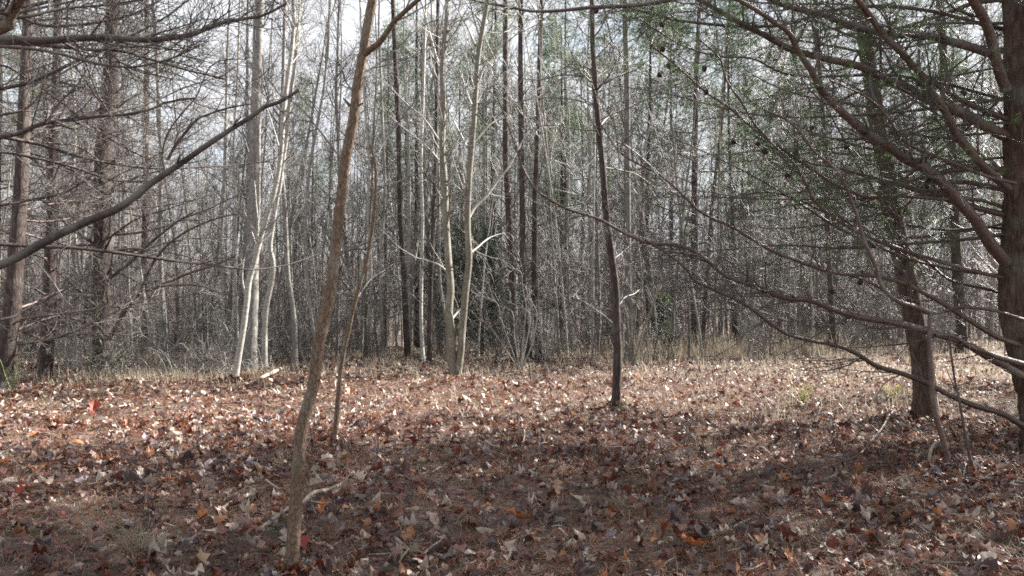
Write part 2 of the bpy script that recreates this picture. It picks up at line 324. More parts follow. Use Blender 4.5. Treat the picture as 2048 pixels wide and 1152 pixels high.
def wedge(g, n, y0, y1, margin=1.5, pw=2.0):
    y = (g.uniform(0, 1, n) * (y1 ** pw - y0 ** pw) + y0 ** pw) ** (1 / pw)
    x = g.uniform(-1, 1, n) * (0.64 * y + margin)
    return x, y
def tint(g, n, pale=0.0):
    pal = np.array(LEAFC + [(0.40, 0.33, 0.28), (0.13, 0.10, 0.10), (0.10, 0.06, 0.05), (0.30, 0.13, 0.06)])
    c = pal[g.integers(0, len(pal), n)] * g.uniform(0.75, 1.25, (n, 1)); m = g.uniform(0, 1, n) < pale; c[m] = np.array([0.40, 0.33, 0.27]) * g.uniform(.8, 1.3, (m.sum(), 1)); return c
def litter():
    g = np.random.default_rng(21); geo = G()
    def patch(x, y):   # leaves lie in drifts
        return 0.5 + 0.5 * np.sin(x * 1.1 + 2 * np.sin(y * 0.8)) * np.sin(y * 1.3 + 1.7 * np.sin(x * 0.7))
    for n, y0, y1, tp, sz in ((23000, 3.0, 9.5, TPL, .07), (42000, 9.5, 18, TPL_LOW, .075), (18000, 18, 32, TPL_LOW, .095)):
        x, y = wedge(g, n, y0, y1, pw=2.0 if y0 < 18 else 1.5)
        keep = g.uniform(0, 1, n) < 0.30 + 0.70 * patch(x, y); x, y = x[keep], y[keep]; n = len(x)
        pos = np.stack([x, y, gz(x, y)], -1); size = np.minimum(sz * np.exp(g.normal(0, .42, n)), .125); lift = g.uniform(0.0, 0.035, n) ** 1.0
        which = g.integers(0, len(tp), n)
        for k, t in enumerate(tp):
            s = which == k; scatter(geo, g, pos[s], size[s], t, 0.30, lift[s], tint(g, s.sum(), .30 if y0 > 9 else .06))  # extra bleached leaves past the foreground put sunlit brightness into the colour
    for px, py in ((580, 1168), (670, 893), (909, 757), (1232, 820), (206, 748), (88, 760), (8, 780), (468, 763), (529, 747), (499, 742), (1853, 838), (1902, 950), (1029, 724), (1058, 726), (1078, 724), (816, 720), (858, 735)):
        b = at(px, py); n = 110; rr = g.exponential(.16, n) + .03; a = g.uniform(0, 6.28, n); x = b[0] + rr * np.cos(a); y = b[1] + rr * np.sin(a)
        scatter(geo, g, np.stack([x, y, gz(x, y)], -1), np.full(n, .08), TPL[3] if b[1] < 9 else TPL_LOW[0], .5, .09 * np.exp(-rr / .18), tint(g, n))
    link('leaf_litter', geo.mesh('leaf_litter', M_litter, smooth=False), floor, kind='stuff')
    # pine straw: thin reddish needles lying criss-cross
    geo = G(); x, y = wedge(g, 160000, 3.0, 14, 1.0, 1.5); n = len(x)
    a = g.uniform(0, 2 * np.pi, n); l = g.uniform(.03, .09, n); w = 0.0013 + 0.00015 * y[:, None]
    c = np.stack([x, y, gz(x, y) + g.uniform(.004, .06, n)], -1)
    d = np.stack([np.cos(a), np.sin(a), g.normal(0, .3, n)], -1) * l[:, None]; s = np.stack([-np.sin(a), np.cos(a), np.zeros(n)], -1) * w
    v = np.stack([c - d - s, c - d + s, c + d], 1).reshape(-1, 3)
    cc = np.array([(0.20, .078, .038), (0.14, .05, .026), (0.30, .17, .095), (.07, .028, .018)])[g.integers(0, 4, n)]
    geo.add(v, t=np.arange(3 * n).reshape(-1, 3), c=np.repeat(cc, 3, 0))
    link('pine_straw', geo.mesh('pine_straw', M_litter, smooth=False), floor, kind='stuff')
    # single leaves nearest the camera, each an object
    meshes = []
    for k in range(14):
        gg = G(); tv, tt = TPL[k % 4]; gk = np.random.default_rng(100 + k)
        v = curl(tv, gk.uniform(0, .7), gk.uniform(-.3, .7), gk.uniform(-.5, .5)) + gk.normal(0, .025, tv.shape)
        v[:, 2] -= v[:, 2].min(); gg.add(v, t=tt); meshes.append(gg.mesh('leaf', M_leaf, smooth=False))
    g = np.random.default_rng(5); cnt = 0
    while cnt < 286:
        y = math.sqrt(g.uniform(4.1 ** 2, 7.6 ** 2)); x = g.uniform(-1, 1) * 0.63 * y
        o = link('leaf', meshes[g.integers(0, 14)], floor, (x, y, float(gz(x, y)) + g.uniform(.02, .04)))
        s = min(.115, .085 * math.exp(g.normal(0, .22))); o.scale = (s, s, s)
        o.rotation_euler = (g.normal(0, .16), g.normal(0, .16), g.uniform(0, 6.28)); cnt += 1
    for (px, py, s, mt, rx, rz, lb) in ((1113, 1000, .13, M_tanleaf, 1.1, .3, 'large tan oak leaf standing on edge'), (1440, 950, .17, M_orange, .5, 1.4, 'bright orange leaf'), (1567, 970, .12, M_orange, .5, .4, 'small orange leaf'),
            (187, 828, .26, M_redleaf, .8, .5, 'dark red cluster leaf'), (1385, 1108, .20, M_orange, .3, 1.8, 'orange leaf curled over at the bottom'), (1035, 1052, .20, M_orange, .25, 1.5, 'long orange brown leaf'),
            (600, 1110, .2, M_redleaf, .4, .7, None), (642, 1030, .14, M_orange, .6, .2, None), (808, 962, .16, M_leaf, .9, .4, None), (404, 1140, .13, M_tanleaf, .5, .8, None), (700, 792, .22, M_orange, .6, .2, None), (1650, 1020, .15, M_orange, .7, .6, None)):
        p = at(px, py); gg = G(); tv, tt = TPL[0 if px % 2 else 3]; v = curl(tv, .4, .5, .3); v[:, 2] -= v[:, 2].min(); gg.add(v, t=tt)
        o = link('leaf', gg.mesh('leaf', mt, smooth=False), floor, (p[0], p[1], p[2] + .03 + (.07 if rx > .8 else .02)), label=lb); o.scale = (s,) * 3; o.rotation_euler = (rx, .2, rz)
litter()

def dry_grass():
    g = np.random.default_rng(31); geo = G()
    def blades(x, y, h, wd, m, sp):
        n = len(x) * m; x = np.repeat(x, m) + g.normal(0, sp, n); y = np.repeat(y, m) + g.normal(0, sp, n); h = np.repeat(h, m) * g.uniform(.5, 1.2, n)
        a = g.uniform(0, 2 * np.pi, n); ln = g.uniform(.3, 1.3, n) * h
        b = np.stack([x, y, gz(x, y) - .01], -1); d = np.stack([np.cos(a), np.sin(a), 0 * a], -1); s = np.stack([-np.sin(a), np.cos(a), 0 * a], -1) * wd
        m1 = b + d * (ln * .35)[:, None]; m1[:, 2] += h * .75; t1 = b + d * ln[:, None]; t1[:, 2] += h * g.uniform(.5, 1.0, n)
        v = np.stack([b - s, b + s, m1 + s * .7, m1 - s * .7, t1], 1).reshape(-1, 3); k = np.arange(n)[:, None] * 5
        geo.add(v, q=k + np.array([[0, 1, 2, 3]]), t=k + np.array([[3, 2, 4]]))
    # sunlit swath to the right and a rim along the wood's edge
    x, y = wedge(g, 5600, 9, 24, 1, 1.6); keep = (x + 0.15 * y > g.normal(3.4, 2.4, len(x))) & (np.sin(x * 1.7 + 2 * np.sin(y * 1.1)) * np.sin(y * 1.9 + 1.5 * np.sin(x * 1.3)) > g.normal(-.05, .25, len(x))); blades(x[keep], y[keep], .05 + np.abs(g.normal(0, .13, keep.sum())), .003, 8, .08)
    x, y = wedge(g, 2600, 13, 24, 1, 1.8); blades(x, y, g.uniform(.06, .3, len(x)), .0035, 6, .07)
    x, y = wedge(g, 650, 4, 12, .5, 1.8); blades(x, y, g.uniform(.04, .15, len(x)), .0016, 7, .06)
    n = 420; x = g.normal(-6.1, 1.1, n); y = 13.6 + g.normal(0, .6, n); blades(x, y, .08 + np.abs(g.normal(0, .14, n)), .003, 5, .14)
    n = 260; x = g.uniform(2.5, 8, n); y = 18 + .28 * x + g.normal(0, .8, n); blades(x, y, g.uniform(.2, .8, n), .004, 7, .12)
    link('dry_grass', geo.mesh('dry_grass', M_straw, smooth=False), None, kind='stuff', label='dry straw coloured grass and stems thin over the leaf litter', cat='grass')
dry_grass()

# ------------------------------------------------------------------ traced trees
def px_line(pts, d0, d1, n, rr=1.0):
    """rows of (px,py,width_px) -> spline of points and radii; depth runs from d0 to d1"""
    m = len(pts); rows = []
    for i, (x, y, w) in enumerate(pts):
        f = i / (m - 1); d = d0 + (d1 - d0) * f; p = P(x, y, d); rows.append((*p, w * d / F / 2 * rr))
    s = spline(rows, n); return s[:, :3], np.maximum(s[:, 3], .0015)
def widths(pts, w0, w1):
    m = len(pts); return [(x, y, w0 + (w1 - w0) * i / (m - 1)) for i, (x, y) in enumerate(pts)]
def resample(Q, R, k):
    u = np.linspace(0, len(Q) - 1, k); i = np.clip(u.astype(int), 0, len(Q) - 2); f = u - i
    return Q[i] * (1 - f[:, None]) + Q[i + 1] * f[:, None], R[i] * (1 - f) + R[i + 1] * f

def trunk_of(root, pts, w0, w1, mat, to_h=None, rough=.05, sides=12, flare=1.35, name='trunk', d=None, lean=0.0, tipw=0.35, seed=1, down=0.06):
    """first point is the foot on the ground"""
    b = np.array(root.location)
    d = b[1] if d is None else d
    Q, R = px_line(widths(pts, w0, w1), d, d + lean, max(24, len(pts) * 5))
    # slope-sized extra trunk above the picture
    if to_h and Q[-1, 2] < to_h:
        dr = unit(Q[-1] - Q[-6]); dr = unit(dr + np.array([0, 0, .4])); L = (to_h - Q[-1, 2]) / max(dr[2], .3); k = 16
        g = np.random.default_rng(seed); ex = Q[-1] + dr * (np.linspace(0, 1, k + 1)[1:, None] * L) + np.cumsum(g.normal(0, .02, (k, 3)), 0) * np.array([1, 1, .2])
        Q = np.vstack([Q, ex]); R = np.concatenate([R, R[-1] * np.linspace(1, tipw, k + 1)[1:]])
    h = Q[:, 2] - Q[0, 2]; R = R * (1 + (flare - 1) * 1.6 * np.exp(-h / 0.13))
    Q = np.vstack([Q[0] - [0, 0, down], Q]); R = np.concatenate([[R[0] * 1.1], R])
    geo = G(); geo.tubes(Q, R, sides, rough, seed)
    o = link(name, geo.mesh(name, mat, b), root)
    return o, Q, R
def limb_of(root, pts, w0, w1, d0, d1, mat, name='branch', sides=8, rough=.04, start=None, seed=3, n=None, label=None):
    b = np.array(root.location)
    Q, R = px_line(widths(pts, w0, w1), d0, d1, n or max(14, len(pts) * 4), .9)
    if start is not None:
        st = np.asarray(start, float); k = 4; seg = st[None] + (Q[0] - st)[None] * (np.arange(k)[:, None] / k)
        Q = np.vstack([seg, Q]); R = np.concatenate([np.full(k, R[0] * 1.12), R])
    geo = G(); geo.tubes(Q, R, sides, rough, seed)
    o = link(name, geo.mesh(name, mat, b), root, label=label)
    return o, Q, R
def twigs_on(part, root, Q, R, g, n1, l1, mat, up=.02, n2=5, n3=3, wander=.12, ang=(.5, 1.2), tmin=.08, tufts=None, droop=0.0, rmax=.35, nm='twigs', k1=7, thin=.0022, tl=.065, tn=16, tw=.0028, planar=None):
    """fine branching along a limb, one mesh; needles on the tips as another"""
    b = np.array(root.location); geo = G()
    Qr, Rr = resample(Q, R, 24)
    S, D, r, t = children(g, Qr[None], Rr[None], n1, tmin, 1.0, *ang)
    if planar is not None: D = D * np.array([1, 1, planar])
    L = l1 * g.uniform(.35, 1.1, len(S)) * (1.1 - .6 * t)
    A, a = sprout(g, S, D, L, np.clip(r * rmax, thin * 1.6, .014), k1 - 1, wander, up + .03, .7, droop); geo.tubes(A, a, 4)
    S, D, r, t = children(g, A, a, n2, .1, 1, .4, 1.1); B_, b_ = sprout(g, S, D, g.uniform(.12, .42, len(S)) * l1, np.clip(r * .6, thin, .006), 4, wander * 1.3, up, .6, droop); geo.tubes(B_, b_, 3)
    tips = [(B_[:, -1], B_[:, -1] - B_[:, -2])]
    if n3:
        S, D, r, t = children(g, B_, b_, n3, .15, 1, .4, 1.1); C_, c_ = sprout(g, S, D, g.uniform(.08, .2, len(S)) * l1, thin * .8, 2, wander * 1.4, up, .5); geo.tubes(C_, c_, 3)
        tips.append((C_[:, -1], C_[:, -1] - C_[:, -2]))
    link(nm, geo.mesh(nm, mat, b), part, kind='stuff')
    if tufts:
        S = np.concatenate([a for a, _ in tips]); D = np.concatenate([a for _, a in tips])
        sel = g.uniform(0, 1, len(S)) < tufts; gg = G(); needles(g, gg, S[sel], D[sel], tn, tl, tw)
        if sel.sum(): link('needles', gg.mesh('needles', M_need, b, smooth=False), part, kind='stuff')
    return A, B_

def cone_mesh():
    geo = G(); g = np.random.default_rng(4)
    z = np.linspace(0, -1, 9); r = np.array([.05, .26, .36, .4, .38, .33, .25, .15, .02])
    geo.tubes(np.stack([0 * z, 0 * z, z], -1), r, 8)
    for k in range(60):                  # scales standing out
        t = g.uniform(.08, .92); a = k * 2.4; rr = np.interp(t, np.linspace(0, 1, 9), r)
        c = np.array([math.cos(a), math.sin(a), 0]); s = np.array([-math.sin(a), math.cos(a), 0]) * .09
        b0 = c * rr * .9 + [0, 0, -t]; tip = c * (rr + .14) + [0, 0, -t - .02]
        geo.add([b0 - s, b0 + s, tip + s * .5, tip - s * .5], q=[[0, 1, 2, 3]])
    return geo.mesh('pine_cone', M_cone)
CONE = cone_mesh()
def cones(root, pts, d, size=.06, parent=None):
    for i, (x, y) in enumerate(pts):
        p = P(x, y, d + .2 * math.sin(i * 3)) - np.array(root.location)
        o = link('pine_cone', CONE, root, tuple(p)); o.scale = (size, size, size * (1 + .2 * math.sin(i * 7))); o.rotation_euler = (.5 * math.sin(i * 2.1), .5 * math.cos(i * 1.7), i)

def off(root): return np.array(root.location)

# --- crooked brown sapling close to the camera
r = thing('sapling_tree', 'crooked slender brown sapling standing nearest the camera, left of centre', 'tree', at(580, 1168))
g = np.random.default_rng(41)
T, Q, R = trunk_of(r, [(580, 1168), (583, 1130), (588, 1060), (594, 980), (599, 910), (603, 860), (616, 810), (627, 770), (634, 715), (643, 660), (656, 610), (664, 560), (672, 490), (678, 430), (686, 370), (691, 320), (702, 265), (710, 215), (716, 165), (726, 110), (735, 55), (745, 0), (757, -70)], 27, 19, M_sap, to_h=5.2, rough=.055, sides=16, seed=5, flare=1.15)
B1, q, rr = limb_of(r, [(726, 112), (742, 98), (760, 84), (774, 64), (790, 42), (815, 18), (845, -8), (900, -60)], 15, 9, r.location.y, r.location.y - .3, M_sap, seed=6)
twigs_on(B1, r, q, rr, g, 6, .5, M_twig, n2=3, n3=2, tmin=.5)
for (x, y, dx, dy) in ((708, 216, 18, -10), (700, 212, -14, -16), (676, 470, 16, -4), (655, 640, -14, -10), (628, 770, 12, -12), (599, 900, -9, -14)):
    limb_of(r, [(x, y), (x + dx * .5, y + dy * .5), (x + dx, y + dy)], 8, 3, r.location.y, r.location.y - .02, M_sap, name='branch_stub', seed=x)
for pts in ([(632, 750), (610, 720), (600, 690), (604, 660)], [(600, 905), (620, 880), (628, 850)], [(688, 350), (720, 320), (735, 280)], [(714, 190), (690, 160), (680, 120)], [(668, 505), (700, 500), (745, 480), (760, 476)], [(692, 330), (640, 262), (600, 215), (560, 190)], [(722, 150), (770, 118), (830, 62), (850, 50)]):
    o, q, rr = limb_of(r, pts, 5, 2, r.location.y, r.location.y + .3, M_twig, sides=5); twigs_on(o, r, q, rr, g, 5, .3, M_twig, n2=2, n3=0)

# --- thin stem behind it
r = thing('sapling_tree', 'thin dark bent sapling just right of and behind the crooked brown one', 'tree', at(670, 893))
T, Q, R = trunk_of(r, [(670, 893), (672, 850), (677, 790), (683, 730), (697, 660), (710, 605), (722, 560), (734, 520), (743, 470), (750, 410), (752, 360), (750, 325), (741, 290)], 11, 5, M_sap, rough=.06, sides=8, seed=8, flare=1.1)
for pts in ([(752, 372), (790, 365), (830, 350), (870, 335)], [(750, 325), (765, 290), (800, 240), (840, 190)], [(736, 512), (690, 470), (655, 440)], [(712, 600), (740, 560), (770, 540)], [(745, 300), (700, 280), (650, 230), (600, 180)]):
    o, q, rr = limb_of(r, pts, 4, 1.5, r.location.y, r.location.y + .6, M_twig, sides=5, seed=pts[0][0]); twigs_on(o, r, q, rr, g, 8, .7, M_twig, n2=3, n3=2)

# --- twin pale olive stems in the centre
r = thing('twin_stem_tree', 'smooth olive grey tree with two stems from one foot at the centre of the clearing', 'tree', at(909, 757))
T, Q, R = trunk_of(r, [(905, 757), (904, 715), (902, 672), (898, 620), (901, 577), (897, 526), (892, 453), (890, 396), (888, 347), (884, 299), (886, 243), (886, 194), (884, 139), (889, 90), (893, 45), (894, 0)], 17, 9, M_olive, to_h=9.5, sides=14, rough=.035, seed=11, flare=1.15)
T2, Q2, R2 = trunk_of(r, [(914, 757), (921, 708), (926, 640), (932, 577), (938, 518), (935, 453), (936, 402), (940, 333), (945, 278), (949, 222), (952, 174), (956, 115), (965, 59), (974, 10)], 15, 9, M_olive, to_h=9.0, sides=14, rough=.035, seed=12, flare=1.1)
dd = r.location.y
for tr, (q, rr), nn in ((T, (Q, R), 26), (T2, (Q2, R2), 26)): twigs_on(tr, r, q, rr, g, nn, 1.6, M_twigp, up=.08, n2=5, n3=3, ang=(.5, .9), tmin=.35, wander=.08)
for pts, w in (([(936, 440), (950, 415), (974, 391), (995, 362), (1020, 330), (1040, 290), (1062, 256)], 7), ([(938, 508), (955, 495), (970, 482), (985, 473), (1010, 465)], 5), ([(901, 551), (888, 538), (876, 529), (850, 520), (832, 515), (796, 493), (775, 470)], 5),
        ([(884, 150), (870, 105), (855, 50), (845, 10), (838, -20)], 7), ([(950, 90), (935, 55), (915, 20), (900, -10)], 6), ([(890, 300), (850, 240), (810, 205), (770, 165), (720, 130)], 5), ([(902, 640), (915, 625), (922, 618)], 6), ([(886, 330), (850, 290), (800, 250), (760, 215)], 4), ([(944, 290), (980, 250), (1010, 230), (1060, 190), (1090, 170)], 4), ([(953, 60), (1000, 66), (1030, 55)], 3)):
    o, q, rr = limb_of(r, pts, w, w * .4, dd, dd + .8, M_pale, sides=6, seed=pts[1][0]); twigs_on(o, r, q, rr, g, 9, .7, M_twigp, n2=3, n3=2, up=.05)

# --- slim brown tree right of centre
r = thing('slim_tree', 'slim straight brown trunk right of centre with one sunlit edge', 'tree', at(1232, 820))
T, Q, R = trunk_of(r, [(1232, 820), (1234, 760), (1235, 708), (1233, 635), (1230, 570), (1224, 519), (1215, 453), (1210, 400), (1205, 330), (1199, 271), (1193, 208), (1190, 153), (1186, 90), (1185, 35), (1183, -20)], 18, 9, M_pine, to_h=8, sides=14, rough=.05, seed=14, flare=1.2)
dd = r.location.y
for pts, w in (([(1194, 158), (1165, 152), (1120, 150), (1080, 160), (1045, 158)], 4), ([(1192, 155), (1215, 140), (1245, 130), (1290, 135)], 4), ([(1234, 655), (1200, 625), (1160, 600), (1127, 590)], 4), ([(1235, 615), (1250, 595), (1268, 588), (1280, 578)], 5), ([(1196, 212), (1140, 198), (1085, 196), (1030, 205)], 3.5),
        ([(1204, 300), (1240, 285), (1300, 330), (1340, 370)], 4), ([(1200, 262), (1150, 258), (1100, 250), (1050, 262)], 3.5), ([(1206, 335), (1240, 340), (1275, 350), (1310, 375)], 4), ([(1225, 520), (1250, 500), (1280, 470)], 3), ([(1198, 240), (1260, 215), (1330, 180), (1380, 160)], 3.5)):
    o, q, rr = limb_of(r, pts, w, w * .4, dd, dd + .5, M_twigd, sides=5, seed=pts[1][0]); twigs_on(o, r, q, rr, g, 9, .6, M_twigd, n2=4, n3=2)
twigs_on(T, r, Q, R, g, 22, 1.3, M_twigd, tmin=.5, up=.03, n2=6, n3=3, tufts=.25, ang=(.9, 1.4))

# --- left pines
def left_pine(label, foot, pts, w0, w1, H, seed, nl, ln, mat=M_pine, tuft=0, tm=.12):
    r = thing('pine_tree', label, 'tree', at(*foot)); gg = np.random.default_rng(seed)
    T, Q, R = trunk_of(r, [foot] + pts, w0, w1, mat, to_h=H, sides=16, rough=.06, seed=seed, flare=1.3)
    geoQ, geoR = resample(Q, R, 60)
    # dead whorls low down, living branches above
    S, D, rr, t = children(gg, geoQ[None], geoR[None], nl, tm, 1, 1.15, 1.65)
    for i in range(len(S)):
        L = ln * gg.uniform(.55, 1.1) * (1.15 - .55 * t[i])
        live = S[i, 2] > 5.5
        A, a = sprout(gg, S[i:i + 1], D[i:i + 1], L, min(.028, .006 + rr[i] * .14), 9, .09, .0, .75, -.02)
        ge = G(); ge.tubes(A, a, 6, .05, i); o = link('branch', ge.mesh('branch', M_limb, off(r)), r)
        twigs_on(o, r, A[0], a[0], gg, 10, .9 * L / ln + .3, M_twigp if i % 4 == 0 else M_twigd, n2=5, n3=2, wander=.16, thin=.003, tufts=tuft if live else None, planar=.45, tl=.075, tw=.004, tn=12)
    return r, Q, R
left_pine('stout reddish pine trunk left of the brush pile, with a low forked limb', (206, 748), [(206, 700), (205, 640), (205, 560), (206, 464), (206, 390), (206, 312), (214, 230), (220, 173), (226, 20)], 42, 27, 12, 51, 44, 2.6)
R8 = [o for o in C.objects if o.name == 'pine_tree'][0]; dd = R8.location.y
for pts, w in (([(212, 690), (233, 652), (255, 615), (277, 588), (317, 573), (365, 551), (430, 529), (470, 512)], 11), ([(215, 560), (255, 530), (292, 493), (330, 462), (360, 440), (394, 420)], 8), ([(277, 588), (310, 520), (350, 478), (401, 449), (456, 431), (503, 427)], 7), ([(212, 480), (270, 440), (330, 420), (390, 400)], 5), ([(200, 640), (160, 600), (130, 570)], 5), ([(317, 573), (390, 570), (440, 585), (490, 594)], 4)):
    o, q, rr = limb_of(R8, pts, w, w * .35, dd, dd - 1.0, M_limb, sides=8, rough=.1, seed=pts[1][0]); twigs_on(o, R8, q, rr, g, 12, .6, M_twigd, n2=4, n3=2)
left_pine('narrow pine trunk with flared foot, second from the left edge', (88, 760), [(93, 700), (98, 635), (100, 544), (104, 453), (106, 380), (106, 312), (110, 240), (113, 120), (116, 0)], 27, 13, 11, 52, 34, 2.0)
left_pine('pine trunk leaning right at the left edge of the picture', (8, 780), [(13, 710), (22, 635), (29, 562), (35, 471), (42, 380), (48, 243), (52, 120), (58, 0)], 38, 18, 12, 53, 37, 2.2)

# --- pale stems and the grey trunk behind them
def stem_tree(label, foot, pts, w0, w1, mat, H, seed, limbs=(), nt=22, tl=1.3, tw=M_twigp, name='bare_tree', tmin=.3, group=None):
    r = thing(name, label, 'tree', at(*foot), group); gg = np.random.default_rng(seed)
    T, Q, R = trunk_of(r, [foot] + pts, w0, w1, mat, to_h=H, sides=10, rough=.04, seed=seed)
    twigs_on(T, r, Q, R, gg, nt, tl, tw, up=.07, n2=5, n3=3, ang=(.45, .95), tmin=tmin, wander=.09)
    for l, w in limbs:
        o, q, rr = limb_of(r, l, w, w * .4, r.location.y, r.location.y + .5, mat, sides=6, seed=seed + 1)
        twigs_on(o, r, q, rr, gg, 8, .7, tw, n2=3, n3=2, up=.05)
    return r
stem_tree('whitest sapling, leaning right from its foot beside the brush pile, forked high up', (468, 763), [(478, 708), (487, 653), (494, 599), (498, 562), (510, 519), (521, 475), (536, 427), (548, 385), (556, 347), (563, 295), (565, 243), (573, 174), (583, 104), (587, 52), (587, 0)], 13, 8, M_pale, 8, 61,
    [([(583, 104), (592, 80), (598, 45), (600, 0), (603, -40)], 6), ([(585, 100), (610, 70), (640, 40), (655, 20)], 4), ([(494, 600), (485, 560), (488, 520), (497, 490)], 5), ([(560, 300), (545, 250), (525, 190), (515, 150)], 4), ([(497, 565), (515, 470), (512, 400), (508, 350)], 5), ([(567, 230), (552, 200), (540, 160)], 3)])
stem_tree('pale kinked sapling immediately left of a leaning stick and right of the grey trunk', (529, 747), [(529, 672), (532, 617), (543, 562), (546, 526), (540, 495), (545, 453), (552, 409), (560, 370), (566, 320), (574, 270), (580, 200), (590, 130), (597, 60), (603, 0)], 12, 7, M_pale, 8, 62)
stem_tree('thick smooth grey trunk behind the two pale saplings', (499, 742), [(500, 690), (503, 600), (505, 500), (508, 420), (509, 382), (510, 278), (514, 174), (517, 52), (520, 0)], 30, 19, M_grey, 13, 63, nt=30, tl=2.0, tw=M_twig, tmin=.45)
stem_tree('thin grey sapling with an orange lit side beyond the brush pile', (327, 728), [(325, 640), (322, 540), (320, 440), (322, 340), (318, 220), (312, 100), (305, 0)], 9, 6, M_grey, 9, 64)
HS = [ # foot, top, widths, bark, label
 ((447, 728), [(447, 635), (443, 489), (447, 380), (452, 240), (455, 100), (460, 0)], 7, 5, M_pale, 'thin whitish stem left of the grey trunk'),
 ((475, 730), [(474, 640), (470, 520), (472, 416), (468, 300), (475, 150), (480, 0)], 6, 4, M_pale, 'thinnest pale stem touching the left side of the grey trunk'),
 ((739, 722), [(738, 640), (742, 540), (735, 430), (738, 330), (728, 180), (720, 0)], 7, 4, M_pale, 'thin white stem right of the thin dark bent sapling'),
 ((766, 722), [(764, 650), (760, 560), (766, 450), (770, 380), (765, 250), (760, 100)], 8, 5, M_pale, 'wavy white stem with a low side branch, left of a dark straight trunk'),
 ((816, 720), [(812, 660), (810, 599), (807, 526), (801, 435), (800, 380), (797, 250), (790, 100), (786, 0)], 13, 9, M_pine, 'dark straight trunk with white lit side left of the twin stems'),
 ((846, 722), [(842, 640), (843, 540), (845, 440), (842, 330), (846, 200), (850, 60), (852, 0)], 8, 5, M_pale, 'slender pale stem between two dark trunks left of the twin stems'),
 ((858, 735), [(860, 650), (862, 560), (865, 480), (868, 400), (872, 300), (874, 150), (876, 0)], 10, 7, M_pine, 'reddish straight trunk next left of the twin stems'),
 ((1002, 712), [(1003, 640), (1004, 560), (1003, 470), (1004, 380), (1010, 250), (1014, 120)], 6, 4, M_pale, 'bright white stem in front of the dark cedar'),
 ((1029, 724), [(1027, 640), (1024, 560), (1021, 489), (1016, 400), (1012, 320), (1011, 200), (1011, 69), (1012, 0)], 15, 10, M_pine, 'first of three dark trunks right of the cedar'),
 ((1058, 726), [(1053, 640), (1048, 560), (1045, 480), (1044, 380), (1042, 250), (1041, 120), (1042, 0)], 13, 9, M_pine, 'middle one of three dark trunks right of the cedar'),
 ((1078, 724), [(1074, 640), (1069, 562), (1070, 480), (1070, 398), (1074, 300), (1078, 174), (1082, 35), (1083, 0)], 13, 8, M_pine, 'right one of three dark trunks right of the cedar'),
 ((1256, 726), [(1258, 640), (1256, 540), (1255, 420), (1254, 300), (1254, 174), (1250, 35), (1250, 0)], 15, 11, M_grey, 'pale grey trunk just right of the slim brown tree'),
 ((1408, 702), [(1408, 640), (1412, 580), (1418, 500), (1425, 400), (1440, 280), (1450, 150), (1460, 0)], 9, 6, M_pine, 'reddish thin trunk at the edge of the wood right of the small green pine'),
 ((895, 728), [(893, 650), (880, 560), (878, 420), (876, 300), (870, 160)], 6, 4, M_grey, 'thin grey stem hidden partly behind the twin stems'),
 ((640, 742), [(632, 690), (620, 610), (610, 480), (620, 330), (650, 160), (660, 0)], 8, 5, M_grey, 'grey leaning sapling behind the crooked brown sapling'),
 ((590, 738), [(588, 640), (575, 540), (570, 420), (560, 300), (566, 160), (570, 0)], 11, 7, M_grey, 'mid grey trunk between the pale kinked sapling and the crooked brown one'),
 ((1668, 705), [(1665, 640), (1660, 560), (1655, 450), (1650, 300), (1640, 150), (1630, 0)], 13, 9, M_pine, 'reddish trunk behind the low sweeping limbs on the right'),
 ((1925, 706), [(1922, 640), (1915, 560), (1910, 450), (1905, 300), (1890, 150), (1880, 0)], 22, 15, M_pine, 'reddish trunk behind the branches between the two right pines'),
 ((150, 738), [(153, 660), (160, 560), (150, 470), (145, 380), (150, 250), (140, 100)], 8, 5, M_pale, 'pale sapling between the two left pine trunks'),
]
for i, (foot, pts, w0, w1, mt, lb) in enumerate(HS):
    stem_tree(lb, foot, pts, w0, w1, mt, 11 + 2 * (i % 3), 70 + i, nt=20, tl=1.2 + .2 * (i % 3), tw=M_twigp if mt is M_pale else M_twig, name='pine_tree' if mt is M_pine else 'bare_tree', tmin=.15 if mt is M_pine else .3)

# --- right middle pine
r = thing('pine_tree', 'dark scaly pine trunk leaning left, second from the right edge', 'tree', at(1853, 838))
T, Q, R = trunk_of(r, [(1853, 838), (1850, 800), (1846, 732), (1833, 662), (1818, 581), (1803, 506), (1789, 445), (1779, 400), (1771, 329), (1757, 256), (1746, 183), (1735, 110), (1724, 37), (1718, -10)], 44, 26, M_pinew, to_h=11, sides=20, rough=.06, seed=31, flare=1.25)
gg = np.random.default_rng(32); dd = r.location.y
qq, rq = resample(Q, R, 60); S, D, rr, t = children(gg, qq[None], rq[None], 38, .3, 1, 1.1, 1.6)
for i in range(len(S)):
    L = 2.8 * gg.uniform(.6, 1.1) * (1.2 - .6 * t[i]); A, a = sprout(gg, S[i:i + 1], D[i:i + 1], L, min(.03, .008 + rr[i] * .12), 9, .09, .01, .75, -.02)
    ge = G(); ge.tubes(A, a, 6, .05, i); o = link('branch', ge.mesh('branch', M_limb, off(r)), r)
    twigs_on(o, r, A[0], a[0], gg, 11, .85, M_twigd, n2=5, n3=2, wander=.14, tufts=.6 if S[i, 2] > 4.6 else .12, planar=.6, tl=.07, tw=.0036, tn=12)

